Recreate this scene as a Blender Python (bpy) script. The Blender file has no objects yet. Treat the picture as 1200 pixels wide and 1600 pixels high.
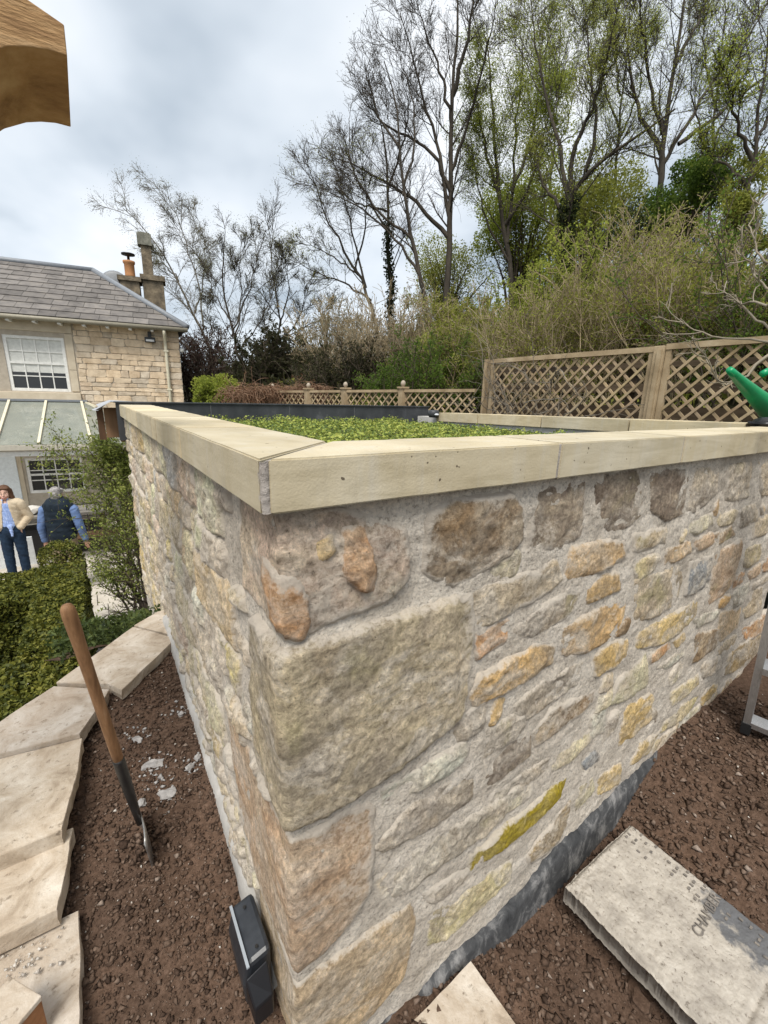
import bpy, bmesh, math, random
import numpy as np
from mathutils import Vector, Matrix
R=math.radians
rng=np.random.default_rng(7); random.seed(7)
S=bpy.context.scene; COL=S.collection

# ------------------------------------------------------------------ camera
f=681.; CX,CY=600.,800.                      # focal length in photo pixels (1200 x 1600)
FWD=np.array([.53992179,.80328482,-.25143179]); RGT=np.array([.83327137,-.55230654,.02482547]); DWN=np.array([-.11892551,-.22291473,-.96755659])
cam=bpy.data.cameras.new('camera'); camo=bpy.data.objects.new('camera',cam); COL.objects.link(camo)
cam.sensor_fit='HORIZONTAL'; cam.sensor_width=36; cam.lens=36*f/1200; cam.clip_start=.02; cam.clip_end=2000
camo.matrix_world=Matrix(((RGT[0],-DWN[0],-FWD[0],0),(RGT[1],-DWN[1],-FWD[1],0),(RGT[2],-DWN[2],-FWD[2],0),(0,0,0,1)))
S.camera=camo
# ------------------------------------------------------------------ sky and sun
SUN_EL,SUN_AZ=59,224                          # azimuth clockwise from +Y
w=bpy.data.worlds.new('World'); S.world=w; w.use_nodes=True
nt=w.node_tree; nt.nodes.clear()
def nd(t,ty,**k):
    n=t.nodes.new(ty)
    for a,v in k.items():
        if a.startswith('i_'): n.inputs[a[2:].replace('_',' ')].default_value=v
        else: setattr(n,a,v)
    return n
out=nd(nt,'ShaderNodeOutputWorld'); bg=nd(nt,'ShaderNodeBackground'); bg.inputs[1].default_value=1.0
sky=nd(nt,'ShaderNodeTexSky'); sky.sky_type='NISHITA'; sky.sun_disc=False; sky.sun_elevation=R(SUN_EL); sky.sun_rotation=R(SUN_AZ)
tc=nd(nt,'ShaderNodeTexCoord'); sep=nd(nt,'ShaderNodeSeparateXYZ'); nt.links.new(tc.outputs['Generated'],sep.inputs[0])
ab=nd(nt,'ShaderNodeMath',operation='ABSOLUTE'); nt.links.new(sep.outputs[2],ab.inputs[0])
ad=nd(nt,'ShaderNodeMath',operation='ADD'); nt.links.new(ab.outputs[0],ad.inputs[0]); ad.inputs[1].default_value=.32
dx=nd(nt,'ShaderNodeMath',operation='DIVIDE'); dy=nd(nt,'ShaderNodeMath',operation='DIVIDE')
nt.links.new(sep.outputs[0],dx.inputs[0]); nt.links.new(ad.outputs[0],dx.inputs[1]); nt.links.new(sep.outputs[1],dy.inputs[0]); nt.links.new(ad.outputs[0],dy.inputs[1])
cb=nd(nt,'ShaderNodeCombineXYZ'); nt.links.new(dx.outputs[0],cb.inputs[0]); nt.links.new(dy.outputs[0],cb.inputs[1]); cb.inputs[2].default_value=3.7
n1=nd(nt,'ShaderNodeTexNoise',i_Scale=.95,i_Detail=5,i_Roughness=.48,i_Distortion=.15); nt.links.new(cb.outputs[0],n1.inputs['Vector'])
rp=nd(nt,'ShaderNodeValToRGB'); nt.links.new(n1.outputs[0],rp.inputs[0])
e=rp.color_ramp.elements; e[0].position=.39; e[0].color=(.29,.35,.41,1); e[1].position=.66; e[1].color=(.86,.875,.89,1)
m=e.new(.5); m.color=(.58,.63,.68,1)
sc=nd(nt,'ShaderNodeVectorMath',operation='SCALE'); sc.inputs['Scale'].default_value=.10; nt.links.new(sky.outputs[0],sc.inputs[0])
mx=nd(nt,'ShaderNodeMix',data_type='RGBA'); mx.inputs[0].default_value=.88; nt.links.new(sc.outputs[0],mx.inputs[6]); nt.links.new(rp.outputs[0],mx.inputs[7])
nt.links.new(mx.outputs[2],bg.inputs[0]); nt.links.new(bg.outputs[0],out.inputs[0])
sl=bpy.data.lights.new('sun','SUN'); sl.energy=2.7; sl.angle=R(26); sl.color=(1,.955,.88)
so=bpy.data.objects.new('sun',sl); COL.objects.link(so)
sd=Vector((math.sin(R(SUN_AZ))*math.cos(R(SUN_EL)),math.cos(R(SUN_AZ))*math.cos(R(SUN_EL)),math.sin(R(SUN_EL))))
so.rotation_euler=sd.to_track_quat('Z','Y').to_euler(); so.location=sd*30
vs=S.view_settings; vs.view_transform='Standard'; vs.look='None'; vs.gamma=1; vs.exposure=.55; vs.use_curve_mapping=False

# ------------------------------------------------------------------ helpers: geometry
def ray(x,y): return RGT*(x-CX)+DWN*(y-CY)+FWD*f
def atz(x,y,v): r=ray(x,y); return r*(v/r[2])
def atX(x,y,v): r=ray(x,y); return r*(v/r[0])
def atY(x,y,v): r=ray(x,y); return r*(v/r[1])
def atd(x,y,d): r=ray(x,y); return r*(d/math.hypot(r[0],r[1]))    # at horizontal distance d
def hsh(i,j,k,s):
    h=(i.astype(np.int64)*374761393+j.astype(np.int64)*668265263+k.astype(np.int64)*2147483647+s*974711)&0xffffffff
    h=((h^(h>>13))*1274126177)&0xffffffff; h=(h^(h>>16))*2246822519&0xffffffff
    return ((h^(h>>15))&0xffffff)/float(0xffffff)
def vnoise(p,s=0):
    i=np.floor(p).astype(np.int64); t=p-i; t=t*t*(3-2*t); o=0
    for a in (0,1):
        for b in (0,1):
            for c in (0,1):
                wgt=(t[...,0] if a else 1-t[...,0])*(t[...,1] if b else 1-t[...,1])*(t[...,2] if c else 1-t[...,2])
                o=o+wgt*hsh(i[...,0]+a,i[...,1]+b,i[...,2]+c,s)
    return o*2-1
def fbm(p,o=4,s=0,g=.5):
    r=0;a=1.;tot=0
    for k in range(o): r=r+a*vnoise(p*(2.03**k)+17.3*k,s+k); tot+=a; a*=g
    return r/tot
def sst(a,b,x): t=np.clip((x-a)/(b-a),0,1); return t*t*(3-2*t)
def unit(v): return v/np.maximum(np.linalg.norm(v,axis=-1,keepdims=True),1e-9)
def link(o,parent=None):
    COL.objects.link(o)
    if parent is not None: o.parent=parent
    return o
def meshnp(name,V,Q=None,T=None,smooth=False):
    me=bpy.data.meshes.new(name); V=np.asarray(V,np.float32).reshape(-1,3)
    loops=[];tot=[]
    if Q is not None and len(Q): Q=np.asarray(Q,np.int32); loops.append(Q.ravel()); tot.append(np.full(len(Q),4,np.int32))
    if T is not None and len(T): T=np.asarray(T,np.int32); loops.append(T.ravel()); tot.append(np.full(len(T),3,np.int32))
    loops=np.concatenate(loops); tot=np.concatenate(tot)
    me.vertices.add(len(V)); me.vertices.foreach_set('co',V.ravel())
    me.loops.add(len(loops)); me.loops.foreach_set('vertex_index',loops)
    me.polygons.add(len(tot)); me.polygons.foreach_set('loop_start',np.concatenate([[0],np.cumsum(tot)[:-1]]).astype(np.int32)); me.polygons.foreach_set('loop_total',tot)
    if smooth: me.polygons.foreach_set('use_smooth',np.ones(len(tot),bool))
    me.update(calc_edges=True); me.validate()
    return me
def mk(name,me,mat,parent=None,color=None):
    o=bpy.data.objects.new(name,me)
    if mat is not None and not me.materials: me.materials.append(mat)
    if color is not None: o.color=(*color,1)
    return link(o,parent)
def tag(o,label,cat,group=None):
    o['label']=label; o['category']=cat
    if group: o['group']=group
    return o
def struct(o): o['kind']='structure'; return o
def stuff(o,label=None,cat=None):
    o['kind']='stuff'
    if label: o['label']=label
    if cat: o['category']=cat
    return o
def thing(name,label,cat,loc=(0,0,0),group=None):
    o=bpy.data.objects.new(name,None); o.empty_display_size=.1; COL.objects.link(o); o.location=loc
    return tag(o,label,cat,group)
def child(name,me,mat,par,color=None):
    """mesh in world coordinates under an Empty that sits elsewhere (or under a child of it)"""
    o=mk(name,me,mat,par,color); wl=Vector(par.location); q=par.parent
    while q is not None: wl+=Vector(q.location); q=q.parent
    o.location=-wl
    return o
class MB:
    def __init__(s): s.bm=bmesh.new()
    def box(s,c,d,M=None,bev=0):
        r=bmesh.ops.create_cube(s.bm,size=1); vs=r['verts']; bmesh.ops.scale(s.bm,vec=d,verts=vs)
        if bev: 
            es=list({e for v in vs for e in v.link_edges}); rr=bmesh.ops.bevel(s.bm,geom=es,offset=bev,segments=2,affect='EDGES',profile=.5); vs=list({v for fa in rr['faces'] for v in fa.verts}|{v for v in vs if v.is_valid})
        if M is not None: bmesh.ops.transform(s.bm,matrix=M.to_4x4(),verts=vs)
        bmesh.ops.translate(s.bm,vec=c,verts=vs); return s
    def bar(s,a,b,wd,ht,up=(0,0,1)):
        a=Vector(a);b=Vector(b);d=b-a;L=d.length;d.normalize();u=Vector(up);x=d.cross(u).normalized();u=x.cross(d)
        M=Matrix((x,d,u)).transposed(); return s.box((a+b)/2,(wd,L,ht),M)
    def prism(s,pts,axis,a,b,bev=0):
        """polygon pts (world 2D) extruded along axis vector from a to b; pts are 3D"""
        ax=Vector(axis); v0=[s.bm.verts.new(Vector(p)+ax*a) for p in pts]; v1=[s.bm.verts.new(Vector(p)+ax*b) for p in pts]; n=len(pts)
        fs=[s.bm.faces.new(v0[::-1]),s.bm.faces.new(v1)]+[s.bm.faces.new((v0[i],v0[(i+1)%n],v1[(i+1)%n],v1[i])) for i in range(n)]
        bmesh.ops.recalc_face_normals(s.bm,faces=fs)
        if bev: bmesh.ops.bevel(s.bm,geom=list({e for fa in fs for e in fa.edges}),offset=bev,segments=2,affect='EDGES',profile=.5)
        return s
    def tube(s,pts,rad,k=8,cap=True):
        pts=np.array([[*p] for p in pts],float); n=len(pts); rad=np.full(n,rad) if np.isscalar(rad) else np.array(rad)
        V,Q=tubes(pts[None],rad[None],k); vs=[s.bm.verts.new(v) for v in V]
        for q in Q: s.bm.faces.new([vs[i] for i in q])
        if cap: s.bm.faces.new(vs[:k][::-1]); s.bm.faces.new(vs[-k:])
        return s
    def lathe(s,prof,c,k=16):
        rings=[[s.bm.verts.new((c[0]+r*math.cos(2*math.pi*i/k),c[1]+r*math.sin(2*math.pi*i/k),c[2]+z)) for i in range(k)] for r,z in prof]
        for a,b in zip(rings,rings[1:]):
            for i in range(k): s.bm.faces.new((a[i],a[(i+1)%k],b[(i+1)%k],b[i]))
        s.bm.faces.new(rings[0][::-1]); s.bm.faces.new(rings[-1]); return s
    def me(s,name,smooth=False):
        me=bpy.data.meshes.new(name); s.bm.to_mesh(me); s.bm.free()
        if smooth: me.polygons.foreach_set('use_smooth',np.ones(len(me.polygons),bool))
        return me
def tubes(P,Rd,k=4):
    """P (N,n,3), Rd (N,n) -> vertices, quads"""
    N,n,_=P.shape; T=np.gradient(P,axis=1); T=unit(T); mt=unit(T.mean(1)); ref=np.where(np.abs(mt[:,2:3])>.8,np.array([[1.,0,0]]),np.array([[0,0,1.]]))
    A=unit(np.cross(T,ref[:,None,:])); B=np.cross(T,A); an=np.arange(k)*2*math.pi/k
    V=P[:,:,None,:]+Rd[:,:,None,None]*(np.cos(an)[None,None,:,None]*A[:,:,None,:]+np.sin(an)[None,None,:,None]*B[:,:,None,:])
    b=(np.arange(N)*n*k)[:,None,None]+(np.arange(n-1)*k)[None,:,None]; i=np.arange(k)[None,None,:]; j=(i+1)%k
    Q=np.stack(np.broadcast_arrays(b+i,b+j,b+k+j,b+k+i),-1).reshape(-1,4)
    return V.reshape(-1,3),Q
def leaves(C,size,aspect=.55,nrm=None,r=None,fold=0):
    """little diamond leaves: centres (N,3), size (N)"""
    r=r or rng; N=len(C); a=unit(r.normal(size=(N,3))); 
    if nrm is not None: a=unit(a-(a*nrm).sum(-1,keepdims=True)*nrm*.75)
    b=unit(np.cross(a,r.normal(size=(N,3)))); s=np.broadcast_to(size,(N,))[:,None]
    V=np.stack([C-a*s*.5,C+b*s*aspect*.5,C+a*s*.5,C-b*s*aspect*.5],1).reshape(-1,3)
    return V,np.arange(N*4).reshape(-1,4)
def cat(parts):
    V=[];Q=[];o=0
    for v,q in parts: V.append(v); Q.append(q+o); o+=len(v)
    return np.concatenate(V),np.concatenate(Q)

# ------------------------------------------------------------------ helpers: materials
def material(name):
    mt=bpy.data.materials.new(name); mt.use_nodes=True; t=mt.node_tree; p=t.nodes['Principled BSDF']; return mt,t,p
def lk(t,a,b): t.links.new(a,b)
def ramp(t,src,stops,interp='LINEAR'):
    n=t.nodes.new('ShaderNodeValToRGB'); lk(t,src,n.inputs[0]); el=n.color_ramp.elements; n.color_ramp.interpolation=interp
    el[0].position,el[0].color=stops[0][0],(*stops[0][1],1); el[1].position,el[1].color=stops[-1][0],(*stops[-1][1],1)
    for p,c in stops[1:-1]: x=el.new(p); x.color=(*c,1)
    return n.outputs[0]
def noise(t,vec,scale,detail=5,rough=.6,dist=0):
    n=nd(t,'ShaderNodeTexNoise',i_Scale=scale,i_Detail=detail,i_Roughness=rough,i_Distortion=dist)
    if vec is not None: lk(t,vec,n.inputs['Vector'])
    return n.outputs[0]
def vmap(t,scale=(1,1,1),kind='Object',rot=(0,0,0)):
    c=nd(t,'ShaderNodeTexCoord'); mp=nd(t,'ShaderNodeMapping'); lk(t,c.outputs[kind],mp.inputs[0]); mp.inputs['Scale'].default_value=scale; mp.inputs['Rotation'].default_value=rot; return mp.outputs[0]
def gpos(t,scale=(1,1,1)):
    c=nd(t,'ShaderNodeNewGeometry'); mp=nd(t,'ShaderNodeMapping'); lk(t,c.outputs['Position'],mp.inputs[0]); mp.inputs['Scale'].default_value=scale; return mp.outputs[0]
def mixc(t,fac,a,b,mode='MIX'):
    n=nd(t,'ShaderNodeMix',data_type='RGBA',blend_type=mode)
    for sock,v in ((n.inputs[0],fac),(n.inputs[6],a),(n.inputs[7],b)):
        if hasattr(v,'is_linked') or isinstance(v,bpy.types.NodeSocket): lk(t,v,sock)
        elif isinstance(v,(int,float)): sock.default_value=v
        else: sock.default_value=(*v,1)
    return n.outputs[2]
def mth(t,op,a,b=None,clamp=False):
    n=nd(t,'ShaderNodeMath',operation=op,use_clamp=clamp)
    for s,v in ((n.inputs[0],a),(n.inputs[1],b)):
        if v is None: continue
        if isinstance(v,bpy.types.NodeSocket): lk(t,v,s)
        else: s.default_value=v
    return n.outputs[0]
def bump(t,p,h,strength=.5,dist=.01,prev=None):
    b=nd(t,'ShaderNodeBump',i_Strength=strength,i_Distance=dist); lk(t,h,b.inputs['Height'])
    if prev is not None: lk(t,prev,b.inputs['Normal'])
    lk(t,b.outputs[0],p.inputs['Normal']); return b.outputs[0]
def rough_mat(name,stops,scale=8,detail=6,bstr=.4,bdist=.005,bscale=60,rough=.85,stretch=(1,1,1),spec=.3,objcol=False,metal=0):
    mt,t,p=material(name); v=gpos(t,stretch); n=noise(t,v,scale,detail,.62)
    c=ramp(t,n,stops)
    if objcol:
        oi=nd(t,'ShaderNodeObjectInfo'); c=mixc(t,1.,c,oi.outputs['Color'],'MULTIPLY')
    lk(t,c,p.inputs['Base Color']); p.inputs['Roughness'].default_value=rough; p.inputs['Specular IOR Level'].default_value=spec; p.inputs['Metallic'].default_value=metal
    if bstr: bump(t,p,noise(t,v,bscale,6,.65),bstr,bdist)
    return mt
def leaf_mat(name,stops,scale=6,trans=.35):
    mt,t,p=material(name); v=gpos(t); n=noise(t,v,scale,3,.6); g=nd(t,'ShaderNodeNewGeometry')
    r=mth(t,'ADD',mth(t,'MULTIPLY',n,.65),mth(t,'MULTIPLY',g.outputs['Random Per Island'],.35)); c=ramp(t,r,stops)
    lk(t,c,p.inputs['Base Color']); p.inputs['Roughness'].default_value=.6; p.inputs['Specular IOR Level'].default_value=.25
    tr=nd(t,'ShaderNodeBsdfTranslucent'); lk(t,c,tr.inputs[0]); ms=nd(t,'ShaderNodeMixShader'); ms.inputs[0].default_value=trans
    o=t.nodes['Material Output']; lk(t,p.outputs[0],ms.inputs[1]); lk(t,tr.outputs[0],ms.inputs[2]); lk(t,ms.outputs[0],o.inputs[0]); return mt
def plain(name,c,rough=.5,spec=.4,metal=0,bstr=.08):
    return rough_mat(name,[(.3,tuple(x*.88 for x in c)),(.7,tuple(min(1,x*1.1) for x in c))],14,4,bstr,.002,90,rough,spec=spec,metal=metal)

# ================================================================== GARDEN BUILDING (stone parapet, coping, green roof)
def c8(r,g,b): return tuple(((x/255+.055)/1.055)**2.4 if x>10 else x/255/12.92 for x in (r,g,b))
XW,YW=.215,.584; RC=.009; ZC=-.08; TH=.075; OV=.03; CW=.19
MORT=(.60,.535,.455)
def mortar_mat():
    mt,t,p=material('lime_mortar'); v=gpos(t); a=noise(t,v,7,6,.65); b=noise(t,v,120,6,.78)
    c=ramp(t,a,[(.3,(.42,.37,.31)),(.5,(.575,.515,.44)),(.72,(.69,.635,.56))])
    sp=ramp(t,b,[(.33,(.45,.43,.41)),(.47,(.95,.95,.95)),(.70,(1.32,1.30,1.26))]); c=mixc(t,1.,c,sp,'MULTIPLY')
    lk(t,c,p.inputs['Base Color']); p.inputs['Roughness'].default_value=.95; p.inputs['Specular IOR Level'].default_value=.15
    x=bump(t,p,b,.9,.004); y=bump(t,p,noise(t,v,34,6,.72),.9,.012,x); return mt
def stone_mat():
    mt,t,p=material('rubble_stone'); oi=nd(t,'ShaderNodeObjectInfo'); v=gpos(t); vb=gpos(t,(1,1,3.2))
    at=nd(t,'ShaderNodeAttribute',attribute_name='smear'); 
    a=noise(t,gpos(t,(1,1,1.5)),7,8,.68,.5); b=noise(t,v,75,8,.78); g=noise(t,v,170,4,.7)
    sh=ramp(t,a,[(.27,(.50,.47,.44)),(.43,(.88,.86,.84)),(.55,(1.08,1.06,1.02)),(.72,(1.42,1.38,1.32))]); pm=noise(t,v,7.7,6,.64,.6); c=mixc(t,ramp(t,pm,[(.36,(.12,.12,.12)),(.56,(.95,.95,.95))]),(.60,.51,.39),oi.outputs['Color']); c=mixc(t,1.,c,sh,'MULTIPLY')
    gr=noise(t,v,4.1,6,.62,.5); c=mixc(t,ramp(t,gr,[(.47,(0,0,0)),(.62,(.62,.62,.62))]),c,(.31,.265,.21))    # grey brown weathering
    pl=noise(t,gpos(t,(1,1,1.4)),8.3,6,.66,.7); c=mixc(t,ramp(t,pl,[(.49,(0,0,0)),(.62,(.75,.75,.75))]),c,(.62,.555,.47))      # pale lime bloom
    oc=noise(t,gpos(t,(1.3,1,1)),6.3,5,.6,.8); c=mixc(t,ramp(t,oc,[(.57,(0,0,0)),(.74,(.42,.42,.42))]),c,(.45,.32,.17))     # ochre iron staining
    ly=noise(t,v,5.7,4,.6,.3); c=mixc(t,ramp(t,ly,[(.60,(0,0,0)),(.72,(.5,.5,.5))]),c,(.32,.29,.11))
    c=mixc(t,mth(t,'MULTIPLY',oi.outputs['Alpha'],.85),c,oi.outputs['Color'])
    c=mixc(t,1.,c,ramp(t,b,[(.30,(.30,.28,.26)),(.42,(.80,.79,.78)),(.52,(1.08,1.08,1.08)),(.66,(1.6,1.58,1.54))]),'MULTIPLY')
    c=mixc(t,ramp(t,g,[(.30,(.75,.75,.75)),(.40,(0,0,0))]),c,(.12,.095,.07))
    sm=mth(t,'ADD',at.outputs['Fac'],mth(t,'MULTIPLY',mth(t,'SUBTRACT',b,.5),1.1)); c=mixc(t,ramp(t,sm,[(.40,(0,0,0)),(.62,(.9,.9,.9))]),c,MORT)
    lk(t,c,p.inputs['Base Color']); p.inputs['Roughness'].default_value=.92; p.inputs['Specular IOR Level'].default_value=.2
    vr=nd(t,'ShaderNodeTexVoronoi',i_Scale=30.,feature='F1'); dv_=nd(t,'ShaderNodeVectorMath',operation='ADD'); nv=nd(t,'ShaderNodeTexNoise',i_Scale=25.,i_Detail=4.); lk(t,v,nv.inputs['Vector']); sv_=nd(t,'ShaderNodeVectorMath',operation='SCALE'); sv_.inputs['Scale'].default_value=.05; lk(t,nv.outputs['Color'],sv_.inputs[0]); lk(t,v,dv_.inputs[0]); lk(t,sv_.outputs[0],dv_.inputs[1]); lk(t,dv_.outputs[0],vr.inputs['Vector'])
    x=bump(t,p,g,.6,.003); y=bump(t,p,b,1.,.010,x); bump(t,p,vr.outputs['Distance'],.4,.010,y); return mt
M_MORT=mortar_mat(); M_STONE=stone_mat()
def unfold(s,z,h):
    """wall skin: s<0 runs along the left face, s>0 along the right face, h stands proud of it"""
    a=np.clip((s+RC)/(2*RC),0,1)*math.pi/2; nx,ny=-np.cos(a),-np.sin(a); nq=(np.abs(nx)**5+np.abs(ny)**5)**.2; nx,ny=nx/nq,ny/nq
    x=XW+RC+np.maximum(s-RC,0)+nx*(RC+h); y=YW+RC+np.maximum(-s-RC,0)+ny*(RC+h)
    return np.stack([x,y,z],-1)
def hull(P):
    P=sorted(map(tuple,P)); cr=lambda o,a,b:(a[0]-o[0])*(b[1]-o[1])-(a[1]-o[1])*(b[0]-o[0]); L=[];U=[]
    for p in P:
        while len(L)>1 and cr(L[-2],L[-1],p)<=0: L.pop()
        L.append(p)
    for p in P[::-1]:
        while len(U)>1 and cr(U[-2],U[-1],p)<=0: U.pop()
        U.append(p)
    return np.array(L[:-1]+U[:-1])
def pdist(H,s,z,k=90.):
    acc=0
    for i in range(len(H)):
        a,b=H[i],H[(i+1)%len(H)]; e=(b-a)/max(np.linalg.norm(b-a),1e-6); d=-(s-a[0])*e[1]+(z-a[1])*e[0]; acc=acc+np.exp(-k*np.clip(d,-.2,.6))
    return -np.log(acc)/k
def stone_mesh(poly,prot,res,seed,rough=1.,cleft=1.):
    H=hull(poly); lo,hi=H.min(0)-.02,H.max(0)+.02; ns=max(4,int((hi[0]-lo[0])/res)); nz=max(4,int((hi[1]-lo[1])/res))
    s,z=np.meshgrid(np.linspace(lo[0],hi[0],ns),np.linspace(lo[1],hi[1],nz),indexing='ij')
    q=np.stack([s*1.,z*1.,np.full_like(s,seed*3.7)],-1)
    d=pdist(H,s,z,260.)+.013+.008*fbm(q*22,3,seed)+.004*fbm(q*70,2,seed+5)
    rr=np.random.default_rng(seed); hc=H.mean(0); ex=(H.max(0)-H.min(0))/2
    top=prot*(1.+.25*rr.uniform(-1,1)*(s-hc[0])/ex[0]+.25*rr.uniform(-1,1)*(z-hc[1])/ex[1])
    for _ in range(7):                                            # broken facets
        an=rr.uniform(0,6.283); nx_,nz_=math.cos(an),math.sin(an); rad=abs(nx_)*ex[0]+abs(nz_)*ex[1]; top=np.minimum(top,prot*1.05-((s-hc[0])*nx_+(z-hc[1])*nz_-rad*rr.uniform(.35,.85)+.006*fbm(q*18,2,seed+77))*rr.uniform(.12,.45))
    hgt=np.maximum(top,prot*.42)*sst(-.002,.009,d)-.012*(1-sst(-.006,.002,d))
    rg=1-np.abs(fbm(q*np.array([16,20,1]),3,seed+11))*2
    hgt=hgt+rough*sst(0,.012,d)*(.0055*fbm(q*np.array([10,13,1]),4,seed+9)+.0042*fbm(q*np.array([55,60,1]),3,seed+21)+.0035*rg)
    led=fbm(q*np.array([6,15,1]),3,seed+31); hgt=hgt+cleft*sst(0,.02,d)*.0045*np.round(led*2.5)/2.5
    keep=d>-.012; idx=np.arange(ns*nz).reshape(ns,nz)
    kf=keep[:-1,:-1]&keep[1:,:-1]&keep[1:,1:]&keep[:-1,1:]
    Q=np.stack([idx[:-1,:-1],idx[1:,:-1],idx[1:,1:],idx[:-1,1:]],-1)[kf]
    V=unfold(s,z,hgt).reshape(-1,3); sm=(.62*(1-sst(.0,.022,d))).ravel()+(.46*sst(-.1,.45,fbm(q*7,3,seed+3))).ravel()
    if len(Q)<4: return None
    used=np.unique(Q); mp=np.full(ns*nz,-1); mp[used]=np.arange(len(used)); 
    me=meshnp('stone',V[used],mp[Q],smooth=True); at=me.attributes.new('smear','FLOAT','POINT'); at.data.foreach_set('value',sm[used].astype(np.float32)); return me
GB=thing('garden_building','low stone garden building with pale coping and planted flat roof','building',(XW+.03,YW+.03,-1.4))
# mortar skin of the two faces, one part each
def skin(name,s0,s1,zt,zb,res):
    ns=int((s1-s0)/res); nz=int((zt-zb)/res); s,z=np.meshgrid(np.linspace(s0,s1,ns),np.linspace(zb,zt,nz),indexing='ij')
    q=np.stack([s,z,np.full_like(s,4.)],-1); h=.003+.006*fbm(q*np.array([12,18,1]),4,3)+.004*fbm(q*60,3,8)
    idx=np.arange(ns*nz).reshape(ns,nz); Q=np.stack([idx[:-1,:-1],idx[1:,:-1],idx[1:,1:],idx[:-1,1:]],-1).reshape(-1,4)
    return meshnp(name,unfold(s,z,h).reshape(-1,3),Q,smooth=True)
wallL=child('left_wall_face',skin('mortar_bed',-2.95,0,-.148,-1.7,.011),M_MORT,GB); wallL['label']='rough rubble wall running back towards the house'
wallR=child('front_wall_face',skin('mortar_bed',0,2.42,-.148,-1.7,.009),M_MORT,GB); wallR['label']='rubble stone wall of mixed ochre and grey stones'
child('lower_wall',MB().box((XW+.06,YW+2.24,-2.5),(.115,1.39,1.6)).me('lower_wall'),M_MORT,GB)
GB_WALLS={}
# colours of the stones
K=dict(pk=c8(182,158,142),gg=c8(178,164,132),tn=c8(186,158,118),tb=c8(176,142,108),bg=c8(190,172,142),br=c8(132,110,84),dk=c8(116,102,90),gy=c8(168,160,150),wh=c8(198,190,178),cr=c8(205,184,150),oc=c8(206,156,78),od=c8(188,130,66),og=c8(214,164,92),ms=c8(146,128,12),sl=c8(122,130,138),yl=c8(196,180,130),ym=c8(150,120,52))
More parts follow.
